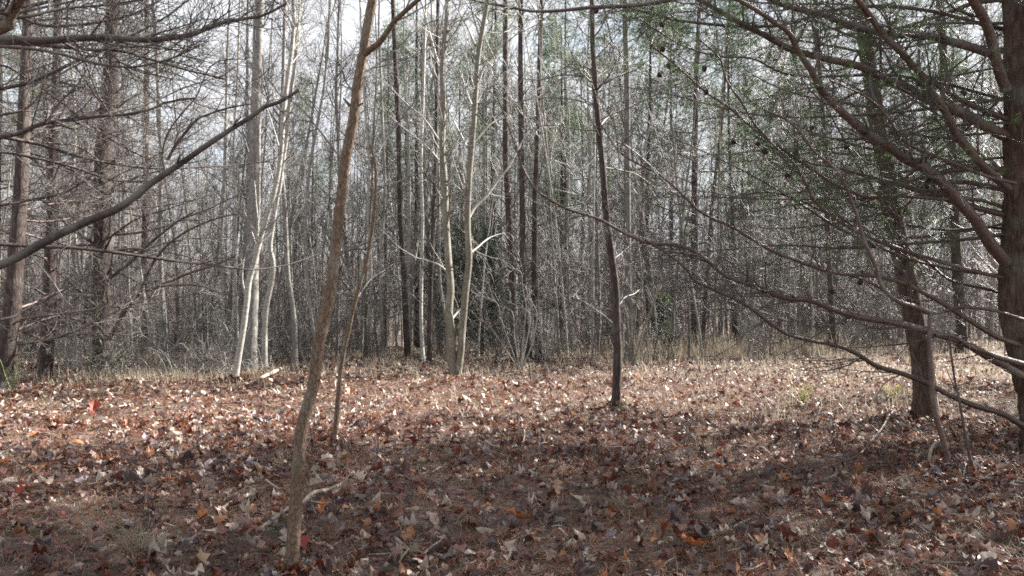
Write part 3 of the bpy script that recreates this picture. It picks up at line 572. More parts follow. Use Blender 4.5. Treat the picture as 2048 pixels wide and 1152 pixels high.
# --- big right pine with traced limbs
BP = at(2104, 900)
r = thing('pine_tree', 'large pine at the right edge with many long sweeping limbs', 'tree', BP); big = r
T, Q, R = trunk_of(r, [(2104, 900), (2092, 830), (2078, 757), (2062, 682), (2046, 606), (2050, 506), (2056, 420), (2056, 300), (2056, 150), (2054, 0), (2052, -60)], 90, 80, M_pinew, to_h=10.5, sides=26, rough=.05, seed=33, flare=1.2)
d0 = BP[1]
BL = [ # pts, w0, w1, depth at root and tip, needles, twig count, twig length
 ([(2010, 272), (1950, 240), (1892, 210), (1848, 194), (1811, 175), (1775, 161), (1749, 146), (1713, 131), (1665, 120), (1621, 110), (1574, 95), (1534, 73), (1483, 47), (1439, 22), (1399, 0), (1340, -30)], 25, 9, 0, -1.6, .25, 26, .9, M_limb),
 ([(2012, 180), (1994, 128), (1983, 80), (1968, 37), (1946, 0), (1925, -40)], 24, 18, -.1, -.6, .0, 4, .6, M_limb),
 ([(1990, 110), (1950, 97), (1903, 84), (1848, 71), (1768, 66), (1702, 51), (1647, 29), (1610, 22), (1556, 7), (1500, -20)], 20, 9, -.2, -.9, .3, 24, .9, M_dark),
 ([(2012, 525), (1979, 486), (1954, 445), (1924, 410), (1884, 365), (1848, 336), (1811, 318), (1775, 292), (1738, 270), (1702, 241), (1665, 205), (1640, 175), (1621, 139), (1596, 102), (1578, 66), (1548, 44), (1505, 15), (1450, -15)], 27, 9, -.1, -2.0, .15, 26, .9, M_limb),
 ([(2018, 378), (1987, 351), (1950, 314), (1914, 270), (1892, 226), (1870, 194), (1841, 150), (1804, 106), (1767, 69), (1738, 29), (1716, 0), (1690, -40)], 19, 13, -.15, -1.5, .2, 20, .8, M_limb),
 ([(2075, 866), (2040, 848), (2005, 828), (1954, 813), (1904, 793), (1854, 767), (1803, 747), (1753, 732), (1718, 710), (1677, 692), (1627, 682), (1577, 669), (1541, 647), (1501, 616), (1466, 596), (1421, 576), (1391, 561), (1365, 531), (1325, 501), (1290, 480)], 14, 4, -.2, -1.6, 0, 20, .7, M_limb),
 ([(2060, 760), (2020, 738), (1974, 712), (1949, 697), (1919, 682), (1869, 667), (1818, 652), (1768, 642), (1718, 634), (1672, 621), (1622, 601), (1572, 596), (1531, 581), (1491, 566), (1451, 551), (1421, 526), (1386, 501), (1345, 489), (1299, 486), (1251, 467), (1197, 438), (1153, 424), (1124, 413), (1077, 384), (1050, 345), (1030, 290), (1005, 220), (985, 170)], 19, 3, -.2, -1.0, 0, 40, .75, M_limb),
 ([(2040, 690), (1990, 672), (1930, 635), (1860, 592), (1803, 566), (1753, 552), (1672, 546), (1622, 531), (1582, 516), (1537, 498), (1501, 476), (1466, 455), (1421, 435), (1396, 420), (1365, 390), (1320, 350), (1270, 325), (1235, 300), (1200, 245)], 12, 3, -.1, -1.3, .06, 26, .7, M_limb),
 ([(2030, 366), (1994, 358), (1957, 347), (1903, 325), (1848, 303), (1804, 278), (1775, 234), (1738, 197), (1694, 175), (1660, 160)], 9, 4, -.3, -1.7, .1, 14, .6, M_limb),
 ([(2020, 420), (1960, 400), (1880, 398), (1800, 392), (1738, 394), (1702, 383), (1658, 362), (1610, 329), (1556, 292), (1505, 256), (1457, 215), (1410, 183), (1344, 124), (1300, 90)], 9, 4, .1, 0, .35, 26, .8, M_limb),
 ([(2030, 560), (1960, 545), (1870, 520), (1780, 490), (1700, 455), (1636, 409), (1610, 365), (1589, 329), (1556, 299), (1512, 252), (1483, 205), (1453, 161), (1439, 117), (1400, 80)], 9, 4, 0, -.5, .35, 26, .8, M_limb),
 ([(2010, 200), (1900, 170), (1780, 150), (1690, 152), (1610, 153), (1556, 142), (1505, 117), (1439, 113), (1373, 95), (1322, 66), (1280, 40)], 8, 3, .4, .2, .4, 26, .8, M_dark),
 ([(2010, 60), (1850, 20), (1700, 15), (1560, 50), (1453, 51), (1355, 40), (1300, 26), (1230, 10)], 10, 5, .3, .1, .4, 26, .8, M_dark),
 ([(2010, -80), (1850, -60), (1700, -45), (1560, -40), (1450, -25), (1330, 2), (1250, 12), (1185, 15), (1110, 22), (1060, 22), (1010, 12), (965, 5), (930, -5)], 14, 4, .2, -.5, .12, 26, .6, M_dark),
 ([(2048, 640), (1990, 622), (1920, 614), (1860, 628), (1800, 600), (1740, 565), (1690, 550), (1640, 545)], 8, 3, -.4, -1.0, 0, 14, .5, M_limb),
 ([(2040, 600), (1980, 580), (1900, 560), (1850, 520), (1800, 500), (1740, 476), (1690, 440), (1640, 420), (1600, 400), (1540, 385), (1480, 390)], 7, 3, .2, .3, .15, 20, .7, M_limb),
 ([(2052, 730), (2000, 715), (1960, 700), (1935, 690), (1905, 672), (1870, 670)], 14, 6, -.45, -.8, 0, 6, .4, M_limb),
 ([(2036, 240), (1990, 262), (1940, 270), (1880, 276), (1820, 268), (1760, 270)], 6, 3, .3, .5, .4, 16, .7, M_dark),
 ([(2030, 460), (1970, 455), (1900, 460), (1830, 452), (1760, 440), (1700, 446)], 6, 3, .3, .6, .25, 16, .7, M_dark),
]
gg = np.random.default_rng(34)
for i, (pts, w0, w1, a0, a1, nd, nt_, tl_, mt) in enumerate(BL):
    o, q, rr = limb_of(r, pts, w0, w1, d0 + a0, d0 + a1, mt, sides=12 if w0 > 12 else 7, rough=.035, seed=200 + i)
    twigs_on(o, r, q, rr, gg, int(nt_ * 1.1), tl_ * 1.35, M_twigd, n2=5, n3=2, wander=.17, tufts=nd * 1.3 if nd else None, planar=.7, tmin=.15, tl=.065, tw=.0034, tn=26, thin=.0026)
# crown above the picture
qq, rq = resample(Q, R, 60); S, D, rr, t = children(gg, qq[None], rq[None], 26, .42, 1, 1.0, 1.5)
for i in range(len(S)):
    L = 3.0 * gg.uniform(.6, 1.1) * (1.3 - .8 * t[i]); A, a = sprout(gg, S[i:i + 1], D[i:i + 1], L, .035, 9, .09, .02, .75, -.02)
    ge = G(); ge.tubes(A, a, 6, .05, i); o = link('branch', ge.mesh('branch', M_limb, off(r)), r)
    twigs_on(o, r, A[0], a[0], gg, 14, 1.0, M_twigd, n2=6, n3=3, wander=.14, tufts=.6, planar=.7, tl=.07, tw=.004, tn=12)
cones(r, [(1577, 345), (1415, 178), (1408, 130), (1336, 125), (1316, 145), (1326, 95), (1322, 45), (1470, 280), (1513, 283), (1850, 60), (1925, 180), (1805, 540), (1665, 575), (1720, 560), (1685, 640), (1690, 290), (1530, 300), (1195, 18), (1625, 250), (1860, 355), (1850, 365)], d0 - .6, .055)

# --- dead forked stem leaning by the right pine and a thinner one
r = thing('dead_stem', 'reddish dead stem with a bent top standing before the right pines', 'dead tree', at(1902, 950))
T, Q, R = trunk_of(r, [(1902, 950), (1893, 905), (1879, 858), (1867, 808), (1862, 750), (1859, 682), (1860, 622)], 12, 9, M_limb, sides=9, rough=.07, flare=1.0, seed=36)
dd = r.location.y
o, q, rr = limb_of(r, [(1861, 625), (1833, 614), (1793, 601), (1763, 571), (1748, 526), (1728, 481), (1713, 430), (1700, 395), (1692, 373), (1669, 336), (1629, 303), (1599, 263), (1570, 237), (1530, 220)], 11, 4, dd, dd - .6, M_limb, seed=37)
twigs_on(o, r, q, rr, gg, 14, .5, M_twigd, n2=4, n3=2)
r = thing('dead_stem', 'thin dark stick standing between the dead stem and the right edge', 'dead tree', at(1947, 942))
trunk_of(r, [(1947, 942), (1934, 889), (1921, 816), (1910, 760), (1903, 715), (1898, 670)], 6, 4, M_dark, sides=6, rough=.07, flare=1.0, seed=38)

# --- pine outside the left edge, its limbs reach into the picture
LD = 5.0; lx = -4.3
r = thing('pine_tree', 'near pine beyond the left edge whose dark bare limbs reach into the picture', 'tree', (lx, LD, float(gz(lx, LD))))
z = np.linspace(-.05, 9, 40); Qt = np.stack([lx + .05 * np.sin(z), LD + .04 * np.cos(z * 1.3), z], -1) + [0, 0, float(gz(lx, LD))]; Rt = np.interp(z, [0, .3, 9], [.17, .13, .05])
ge = G(); ge.tubes(Qt, Rt, 14, .06, 2); link('trunk', ge.mesh('trunk', M_pine, off(r)), r)
LL = [
 ([(0, 530), (90, 483), (180, 440), (230, 420), (268, 395), (300, 368), (345, 338), (400, 300), (450, 266), (500, 235), (530, 214), (560, 203), (598, 180)], 21, 7, 4.8, 4.9, 8, 600),
 ([(0, 274), (35, 267), (83, 248), (139, 240), (194, 233), (250, 229), (299, 219), (333, 205), (389, 196)], 12, 4, 5.0, 5.4, 18, 330),
 ([(0, 76), (69, 82), (139, 78), (208, 75), (295, 80), (347, 75), (392, 66), (437, 47), (486, 38), (528, 30), (573, 7)], 20, 5, 4.9, 5.2, 22, 70),
 ([(0, 86), (83, 90), (174, 99), (243, 102), (299, 118), (347, 132), (382, 142), (450, 158)], 10, 4, 5.1, 5.6, 16, 90),
 ([(20, 94), (104, 104), (156, 118), (208, 130), (260, 134), (302, 128), (347, 115), (399, 92)], 9, 3, 4.8, 4.6, 14, 80),
 ([(0, 58), (21, 28), (38, 0), (60, -40)], 26, 20, 4.4, 4.2, 4, 110),
 ([(38, 35), (104, 21), (156, 14), (222, 9), (300, -4)], 8, 4, 4.4, 4.8, 14, 60),
 ([(0, 305), (69, 316), (139, 333), (194, 351), (243, 363), (300, 362)], 7, 3, 5.3, 5.6, 16, 300),
 ([(0, 230), (60, 212), (120, 150), (190, 110), (250, 60)], 7, 3, 5.4, 6.0, 16, 270),
 ([(0, 130), (50, 155), (110, 195), (180, 250), (240, 290), (300, 320)], 6, 3, 5.6, 6.2, 16, 110),
 ([(0, 640), (50, 620), (110, 590), (180, 550)], 7, 3, 5.9, 6.6, 10, 660),
 ([(0, 410), (60, 400), (130, 385), (200, 340), (260, 300)], 7, 3, 5.6, 6.2, 16, 430),
 ([(0, 20), (80, 50), (170, 48), (260, 30), (330, -5)], 8, 4, 5.4, 6.0, 20, 20),
]
gg = np.random.default_rng(44)
for i, (pts, w0, w1, a0, a1, nn, ys) in enumerate(LL):
    pts = [(-150, (ys + pts[0][1]) / 2)] + pts; st = P(1024 + lx / LD * F, ys, LD)
    o, q, rr = limb_of(r, pts, w0, w1, a0, a1, M_sap if i == 5 else M_dark, sides=10 if w0 > 9 else 7, rough=.06, start=st, seed=300 + i)
    twigs_on(o, r, q, rr, gg, int(nn * 1.3), .9 if i else .35, M_dark, n2=5, n3=2, wander=.16, tmin=.3, thin=.0022, planar=.8)
L0 = [([(330, 345), (325, 305), (337, 264), (368, 222), (392, 194), (417, 139), (444, 121), (493, 118)], 5, 2, 4.9), ([(335, 320), (352, 290), (378, 257), (395, 238), (417, 229), (460, 215), (503, 208)], 8, 3, 4.95), ([(92, 246), (120, 205), (150, 175), (174, 139)], 6, 2.5, 5.0), ([(530, 214), (538, 190), (530, 160), (524, 110)], 3.5, 1.5, 4.9)]
for i, (pts, w0, w1, a) in enumerate(L0):
    o, q, rr = limb_of(r, pts, w0, w1, a, a + .1, M_dark, sides=6, rough=.08, seed=340 + i); twigs_on(o, r, q, rr, gg, 9, .3, M_dark, n2=3, n3=0, thin=.0015)

def more_limbs(root, x, y, zs, side, L0, L1, seed, dy, mat, tw, nn, tuft, r0=.02, thin=.0022):
    gg = np.random.default_rng(seed)
    for i, zz in enumerate(zs):
        D = np.array([[side, gg.uniform(*dy), gg.uniform(-.18, .16)]]); L = gg.uniform(L0, L1)
        A, a = sprout(gg, np.array([[x, y, zz]]), D, L, r0 * gg.uniform(.6, 1.1), 16, .075, .012, .8)
        ge = G(); ge.tubes(A, a, 6, .07, i); o = link('branch', ge.mesh('branch', mat, off(root)), root)
        twigs_on(o, root, A[0], a[0], gg, nn, .95, tw, n2=5, n3=2, wander=.17, tmin=.25, thin=thin, planar=.75, tufts=tuft if zz > 2.6 else None, tl=.06, tw=.0028, tn=16)
LP = [o for o in C.objects if o.get('label', '').startswith('near pine beyond the left edge')][0]
more_limbs(LP, lx, LD, [1.9, 2.3, 2.6, 2.8, 3.0, 3.2, 3.4, 3.6, 3.8], 1, 2.6, 4.2, 601, (.25, .9), M_dark, M_twig, 11, None)
more_limbs(big, BP[0] - .1, BP[1], [1.6, 2.1, 2.5, 2.8, 3.1, 3.4, 3.7, 4.1], -1, 2.8, 4.4, 602, (-.15, .55), M_limb, M_twigd, 12, .3)
# ------------------------------------------------------------------ wood behind: prototypes and copies
def proto_hard(seed, H, rad, mat, tw, nb=28):
    gg = np.random.default_rng(seed)
    Q, R = sprout(gg, np.array([[0, 0, -.1]]), np.array([[0, 0, 1.0]]), H, rad, 16, .035, .06, .8)
    a = G(); a.tubes(Q, R, 8, .04, seed); b = G()
    S, D, r, t = children(gg, Q, R, nb, .12, .98, .5, 1.0)
    L = H * gg.uniform(.08, .22, len(S)) * (1.2 - .6 * t)
    A, ra = sprout(gg, S, D, L, np.clip(r * .35, .004, .03), 7, .09, .07, .75); b.tubes(A, ra, 4)
    S, D, r, t = children(gg, A, ra, 7, .1, 1, .4, 1.0); B_, rb = sprout(gg, S, D, gg.uniform(.3, 1.1, len(S)), np.clip(r * .5, .004, .01), 4, .12, .05, .6); b.tubes(B_, rb, 3)
    S, D, r, t = children(gg, B_, rb, 3, .1, 1, .4, 1.0); C_, rc = sprout(gg, S, D, gg.uniform(.2, .6, len(S)), .0046, 3, .14, .03, .4); b.tubes(C_, rc, 3)
    return a.mesh('trunk', mat), [('crown', b.mesh('crown', tw))]
def proto_pine(seed, H, rad, live=.5, nw=.006):
    gg = np.random.default_rng(seed)
    Q, R = sprout(gg, np.array([[0, 0, -.1]]), np.array([[0, 0, 1.0]]), H, rad, 16, .015, .08, .75)
    a = G(); a.tubes(Q, R, 10, .05, seed); b = G(); n = G()
    for (m, t0, t1, lmul, lv) in ((26, .08, live, .14, False), (42, live, 1, .2, True)):
        S, D, r, t = children(gg, Q, R, m, t0, t1, 1.1, 1.6)
        L = H * lmul * gg.uniform(.5, 1.1, len(S)) * (1.25 - t * (1.0 if lv else .2))
        A, ra = sprout(gg, S, D, L, np.clip(r * .3, .006, .035), 7, .09, .01 if not lv else .05, .75); b.tubes(A, ra, 4)
        S, D, r, t = children(gg, A, ra, 11, .1, 1, .5, 1.1); B_, rb = sprout(gg, S, D, gg.uniform(.25, .8, len(S)), .005, 3, .13, .01, .6); b.tubes(B_, rb, 3)
        S, D, r, t = children(gg, B_, rb, 5, .1, 1, .5, 1.1); C_, rc = sprout(gg, S, D, gg.uniform(.12, .35, len(S)), .0028, 2, .13, .01, .4); b.tubes(C_, rc, 3)
        if lv:
            TS = np.concatenate([B_[:, -1], C_[:, -1]]); TD = np.concatenate([B_[:, -1] - B_[:, -2], C_[:, -1] - C_[:, -2]])
            needles(gg, n, TS, TD, 16, .09, nw, along=.15)
    return a.mesh('trunk', M_pine), [('branches', b.mesh('branches', M_twigd)), ('needles', n.mesh('needles', M_need, smooth=False))]
def proto_shrub(seed, H, ns, mat):
    gg = np.random.default_rng(seed); D = gg.normal(0, .45, (ns, 3)); D[:, 2] = 1
    S = gg.normal(0, .12, (ns, 3)); S[:, 2] = -.03
    A, ra = sprout(gg, S, D, H * gg.uniform(.5, 1.1, ns), .007, 7, .12, -.01, .7); b = G(); b.tubes(A, ra, 4)
    c = G(); S, D, r, t = children(gg, A, ra, 7, .15, 1, .4, 1.1); B_, rb = sprout(gg, S, D, gg.uniform(.15, .5, len(S)) * H * .6, .0048, 4, .16, -.01, .6); c.tubes(B_, rb, 3)
    S, D, r, t = children(gg, B_, rb, 3, .1, 1, .4, 1.1); C_, rc = sprout(gg, S, D, gg.uniform(.08, .25, len(S)) * H * .5, .0036, 3, .16, 0, .5); c.tubes(C_, rc, 3)
    return b.mesh('stems', mat), [('twigs', c.mesh('twigs', mat))]

def plant(name, pr, loc, rz, s, label, cat, group, tiltx=0, tilty=0):
    o = link(name, None, None, loc, None, label, cat, group); o.rotation_euler = (tiltx, tilty, rz); o.scale = (s, s, s)
    a = link(pr[0].name.split('.')[0], pr[0], o)
    for nm, me in pr[1]: link(nm, me, o, kind='stuff')
    return o
HARD = [proto_hard(401, 13, .075, M_pale, M_twigp), proto_hard(402, 15, .10, M_grey, M_twig, 30), proto_hard(403, 11, .05, M_pale, M_twigp, 20), proto_hard(404, 14, .085, M_grey, M_twig, 28), proto_hard(405, 12, .06, M_olive, M_twigp), proto_hard(406, 10, .045, M_grey, M_twig, 20), proto_hard(407, 16, .12, M_grey, M_twig, 34), proto_hard(408, 12, .065, M_pale, M_twigp, 26)]
PINE_LIT = [proto_pine(425, 11, .085, .36, .008), proto_pine(426, 12, .09, .42, .008)]
PINE = [proto_pine(421, 14, .12), proto_pine(422, 16, .15, .55), proto_pine(423, 12, .10, .45), proto_pine(424, 15, .13, .6)]
SHRUB = [proto_shrub(441, 1.8, 14, M_twigp), proto_shrub(442, 2.6, 16, M_twig), proto_shrub(443, 1.2, 18, M_twigp), proto_shrub(444, 3.2, 14, M_twigd)]

g = np.random.default_rng(77); placed = [(o.location.x, o.location.y) for o in C.objects if o.parent is None and o.get('category') == 'tree']
def free(x, y, d):
    for a, b in placed:
        if (a - x) ** 2 + (b - y) ** 2 < d * d: return False
    return True
cnt = 0
while cnt < 285:
    y = (g.uniform(0, 1) * (58 ** 1.7 - 17.5 ** 1.7) + 17.5 ** 1.7) ** (1 / 1.7); x = g.uniform(-1, 1) * (0.66 * y + 2)
    if y < 17.5 + .22 * abs(x) * (x > 0) or not free(x, y, .8): continue
    placed.append((x, y)); k = int(g.integers(0, 8))
    lb = ('pale barked', 'dull grey', 'pale barked', 'dull grey', 'olive grey', 'dull grey', 'dull grey', 'pale barked')[k]
    plant('bare_tree', HARD[k], (x, y, float(gz(x, y))), g.uniform(0, 6.28), g.uniform(.55, .92), lb + ' slender leafless tree in the dense wood behind the clearing', 'tree', 'leafless trees of the wood behind the clearing', g.normal(0, .03), g.normal(0, .03)); cnt += 1
SAP = [proto_hard(451, 8, .030, M_pale, M_twigp, 12), proto_hard(452, 9, .034, M_grey, M_twig, 12), proto_hard(453, 7, .024, M_pale, M_twigp, 10), proto_hard(454, 8.5, .03, M_olive, M_twig, 12)]
cnt = 0
while cnt < 280:
    y = g.uniform(17, 40); x = g.uniform(-1, 1) * (0.65 * y + 1)
    if y < 16.8 + .22 * abs(x) * (x > 0) or not free(x, y, .35): continue
    placed.append((x, y)); k = int(g.integers(0, 4))
    lb = ('whitish', 'dull grey', 'whitish', 'greenish grey')[k]
    plant('thin_sapling', SAP[k], (x, y, float(gz(x, y))), g.uniform(0, 6.28), g.uniform(.75, 1.2), lb + ' pole thin leafless sapling among bigger trees behind the clearing', 'sapling', 'pole thin saplings of the wood behind the clearing', g.normal(0, .05), g.normal(0, .05)); cnt += 1
cnt = 0
while cnt < 46:
    y = g.uniform(20, 56); x = g.uniform(-1, 1) * (0.66 * y + 3)
    if not free(x, y, 1.2) or (-.30 < x / y < -.17 and y > 22): continue
    placed.append((x, y)); k = int(g.integers(0, 4))
    plant('pine_tree', PINE[k], (x, y, float(gz(x, y))), g.uniform(0, 6.28), g.uniform(.8, 1.1), 'tall thin pine with green crown among the leafless trees behind the clearing', 'tree', 'pines of the wood behind the clearing'); cnt += 1
for i, (px, y) in enumerate(((770, 27), (835, 24), (930, 30), (985, 25.5), (1120, 27), (1165, 33), (1290, 24), (1345, 29), (1470, 25), (1560, 31), (620, 33))):
    x = (px - CXP) / F * y
    plant('pine_tree', PINE_LIT[i % 2], (x, y, float(gz(x, y))), i * 2.1, 1.0, 'thin pine with loose light green needles showing against the sky', 'tree', 'loose green pines in the wood against the sky')
for i in range(210):
    y = g.uniform(15.5, 36); x = g.uniform(-1, 1) * (0.65 * y + 1)
    if y < 16.5 + .25 * x: y = 16.5 + .25 * x + g.uniform(0, 8)
    k = int(g.integers(0, 4))
    plant('bare_shrub', SHRUB[k], (x, y, float(gz(x, y))), g.uniform(0, 6.28), g.uniform(.7, 1.2), 'leafless twiggy shrub at the foot of the wood behind the clearing', 'shrub', 'leafless shrubs of the undergrowth')
# pines standing outside the picture on the sunny side shade the foreground
for i, (x, y, k, s) in enumerate(((8.6, 9.6, 0, .95), (11.8, 11.5, 1, .9), (8.3, 6.4, 2, .9), (9.5, 13.3, 3, .85), (10.5, 8.6, 3, .85), (6.3, 4.2, 2, .9), (9.3, 3.0, 0, .9), (15.5, 12.0, 0, .95), (-11.5, 9.5, 2, 1.0))):
    plant('pine_tree', PINE[k], (x, y, float(gz(x, y))), i * 1.3, s, 'pine standing outside the picture beside the clearing', 'tree', 'pines beside the clearing outside the picture')

for i, (x, y, k) in enumerate(((9.0, 11.2, 3), (11.2, 9.6, 1), (10.6, 12.6, 7), (13.0, 12.4, 6), (12.4, 14.6, 1), (15.2, 13.6, 3), (14.0, 16.4, 0), (7.9, 8.6, 5))):  # unseen trees added so trunks and branches stripe the ground with shadow
    plant('bare_tree', HARD[k], (x, y, float(gz(x, y))), i * 1.7, .9, 'unseen leafless tree added beside the clearing to cast shadow stripes', 'tree', 'unseen leafless trees added beside the clearing for shadow stripes')
# far wood as one mass
def far_wood():
    gg = np.random.default_rng(88); geo = G(); N = 430
    y = gg.uniform(50, 100, N); x = gg.uniform(-1, 1, N) * (0.7 * y + 8); S = np.stack([x, y, gz(x, y) - .2], -1)
    D = np.zeros((N, 3)); D[:, 2] = 1; H = gg.uniform(8, 15, N)
    Q, R = sprout(gg, S, D, H, gg.uniform(.05, .14, N), 6, .04, .06, .7); geo.tubes(Q, R, 4)
    S, D, r, t = children(gg, Q, R, 22, .08, 1, .5, 1.1); A, ra = sprout(gg, S, D, gg.uniform(.8, 2.4, len(S)), .016, 3, .12, .06, .7); geo.tubes(A, ra, 3)
    S, D, r, t = children(gg, A[::1], ra[::1], 3, .1, 1, .4, 1.0); B_, rb = sprout(gg, S, D, gg.uniform(.5, 1.5, len(S)), .008, 1, .12, .05, .5); geo.tubes(B_, rb, 3)
    link('far_wood', geo.mesh('far_wood', M_twig), None, kind='stuff', label='far leafless wood reading as one grey brown mass', cat='wood')
far_wood()

# cedar and small pine in the undergrowth
M_young = simple('young_pine_needles', (0.10, 0.17, 0.06), 0.5, 0.4, 0.3, 0.4, 6)
def evergreen(label, foot, H, wd, mat, seed, n1, nm, ln, dens, nw):
    b = at(*foot); r = thing(nm, label, 'tree', b); gg = np.random.default_rng(seed)
    Q, R = sprout(gg, np.array([[0, 0, -.05]]), np.array([[0, 0, 1.0]]), H, .05, 10, .02, .05, .85)
    ge = G(); ge.tubes(Q, R, 8, .05, 1); link('trunk', ge.mesh('trunk', M_pine), r)
    S, D, rr, t = children(gg, Q, R, n1, .1, 1, .9, 1.4); L = wd * gg.uniform(.5, 1.05, len(S)) * (1.05 - t) ** .4 * np.clip(t * 3, .4, 1)
    A, a = sprout(gg, S, D, L, .009, 6, .1, .015, .7); ge = G(); ge.tubes(A, a, 4)
    S, D, rr, t = children(gg, A, a, 9, .15, 1, .4, 1.0); B_, b_ = sprout(gg, S, D, gg.uniform(.1, .35, len(S)) * wd, .004, 3, .14, .03, .6); ge.tubes(B_, b_, 3)
    link('branches', ge.mesh('branches', M_twigd), r, kind='stuff')
    n = G(); S = np.concatenate([B_[:, -1], B_[:, 1], A[:, -1]]); D = np.concatenate([B_[:, -1] - B_[:, -2], B_[:, 2] - B_[:, 1], A[:, -1] - A[:, -2]])
    needles(gg, n, S, D, dens, ln, nw, along=.14); link('foliage', n.mesh('foliage', mat, smooth=False), r, kind='stuff')
evergreen('dark green cedar in the wood behind the twin stems', (965, 712), 2.9, 2.0, M_ced, 91, 170, 'cedar_tree', .06, 20, .008)
evergreen('small fresh green pine at the edge of the wood right of centre', (1330, 702), 1.45, .5, M_young, 92, 60, 'young_pine', .11, 22, .007)

# brush pile, briar and sticks
def stems_thing(name, label, cat, base, lines, mat, part, w, sides=5, tw=None, seed=1, nt=4, tl=.25):
    b = at(*base); r = thing(name, label, cat, b); gg = np.random.default_rng(seed)
    for i, (pts, a0, a1) in enumerate(lines):
        o, q, rr = limb_of(r, pts, w * gg.uniform(.7, 1.2), w * .4, b[1] + a0, b[1] + a1, mat, name=part, sides=sides, seed=seed + i)
        if nt: twigs_on(o, r, q, rr, gg, nt, tl, tw or mat, n2=3, n3=0, wander=.14, thin=.0025)
    return r
ln = []; g2 = np.random.default_rng(55)
for i in range(60):
    x0 = g2.uniform(205, 450); y0 = g2.uniform(735, 765); dx = g2.normal(20, 70); h = abs(g2.normal(0, 38)) + 8
    ln.append(([(x0, y0), (x0 + dx * .3 + g2.normal(0, 6), y0 - h * .7), (x0 + dx * .7, y0 - h + g2.normal(0, 6)), (x0 + dx * 1.1, y0 - h * g2.uniform(.4, 1.3)), (x0 + dx * 1.5 + g2.normal(0, 8), y0 - h * g2.uniform(.0, 1.5))], g2.uniform(-.5, .7), g2.uniform(-.5, .7)))
stems_thing('brush_pile', 'tangled pile of arching pale dead stems beside the stout left pine', 'brush pile', (330, 757), ln, M_twigp, 'stem', 3, seed=56, nt=10, tl=.45)
ln = [([(196, 748), (190, 700), (200, 650), (225, 610)], 0, 0), ([(210, 748), (225, 700), (255, 680), (300, 690)], 0, .3), ([(200, 750), (205, 690), (190, 640), (200, 600)], 0, -.2), ([(214, 752), (240, 716), (262, 700), (280, 712)], 0, -.3), ([(190, 752), (170, 700), (180, 660)], 0, .2), ([(26, 790), (10, 750), (0, 720), (-20, 700)], -1, -1), ([(26, 792), (30, 750), (36, 720), (50, 690)], -1, -1.2)]
stems_thing('green_briar', 'thin green briar stems climbing round the foot of the stout left pine', 'briar', (200, 757), ln[:5], M_briar, 'stem', 2.6, seed=57, nt=6, tl=.35)
stems_thing('green_briar', 'thin green briar stems at the foot of the leftmost pine', 'briar', (26, 790), [(a, 0, 0) for a, _, _ in ln[5:]], M_briar, 'stem', 2.6, seed=58, nt=5, tl=.3)

def stick(label, pts, w0, w1, mat=M_stick, lift=.02, arch=0, twn=0, seed=1, name='fallen_stick', heights=None):
    rows = []; 
    for i, (x, y) in enumerate(pts):
        p = at(x, y); w = w0 + (w1 - w0) * i / (len(pts) - 1)
        z = p[2] + lift + (heights[i] if heights else 0); k = 1 - (z - p[2]) / (CAMZ - p[2]); p = np.array([p[0] * k, p[1] * k, z]); rows.append((*p, w * p[1] / F / 2))
    s = spline(rows, len(pts) * 5); Q, R = s[:, :3], np.maximum(s[:, 3], .002)
    Q = np.vstack([Q[0], Q, Q[-1] + (Q[-1] - Q[-2]) * .1]); R = np.concatenate([[R[0] * .3], R, [R[-1] * .2]])
    base = np.array([Q[0][0], Q[0][1], float(gz(Q[0][0], Q[0][1]))]); r = thing(name, label, 'stick', base)
    ge = G(); ge.tubes(Q, R, 8, .08, seed); o = link('stem', ge.mesh('stem', mat, base), r)
    if twn: twigs_on(o, r, Q, R, np.random.default_rng(seed), twn, .3, mat, n2=3, n3=0)
stick('pale bent stick arching beside the foot of the crooked brown sapling', [(520, 1060), (548, 1040), (577, 1018), (604, 1006), (628, 986), (660, 978), (695, 962)], 13, 6, heights=[0, .02, .05, .1, .12, .08, .0], twn=5)
stick('short grey stick lying left of the crooked brown sapling', [(424, 1038), (455, 1010), (490, 990)], 7, 5)
stick('pale forked stick at the bottom edge, left of the middle', [(791, 1078), (823, 1106), (842, 1125), (858, 1156)], 7, 9, twn=4, seed=3)
stick('pale straight stick crossing the forked one', [(842, 1116), (865, 1095), (892, 1075)], 6, 4, lift=.04)
stick('short brown stick in the middle foreground', [(938, 1024), (958, 1016), (978, 1009)], 9, 8, M_sap)
stick('pale thin stick pointing up left in the right half', [(1632, 847), (1665, 874), (1694, 900), (1731, 918)], 6, 4, twn=3)
stick('long dim fallen branch below the right pines', [(1786, 812), (1768, 850), (1740, 885), (1716, 911), (1680, 926), (1640, 938)], 5, 3, M_dark, twn=8, seed=6, heights=[.12, .12, .08, .05, 0, 0])
stick('dark long stick at the foot of the reddish dead stem', [(1826, 958), (1880, 962), (1950, 958), (2048, 966)], 9, 7, M_dark, twn=4)
stick('thin crooked stick in the right foreground', [(1470, 1042), (1510, 1048), (1542, 1056), (1575, 1040), (1600, 1030)], 4, 5, twn=4)
stick('weathered pole leaning on the ground right of the two pale saplings', [(505, 765), (530, 752), (561, 738)], 7, 8, lift=.03, heights=[0, .05, .15])
stick('bleached curved stick under the right pine', [(1858, 925), (1862, 900), (1872, 885), (1890, 882)], 7, 4, heights=[0, .1, .15, .1])
stick('slim stick across the right foreground', [(1640, 992), (1700, 994), (1760, 1002), (1790, 1012)], 4, 3)
stick('thin long stick near the bottom right corner', [(1880, 1126), (1950, 1128), (2048, 1130)], 4, 4)
gs = np.random.default_rng(66)
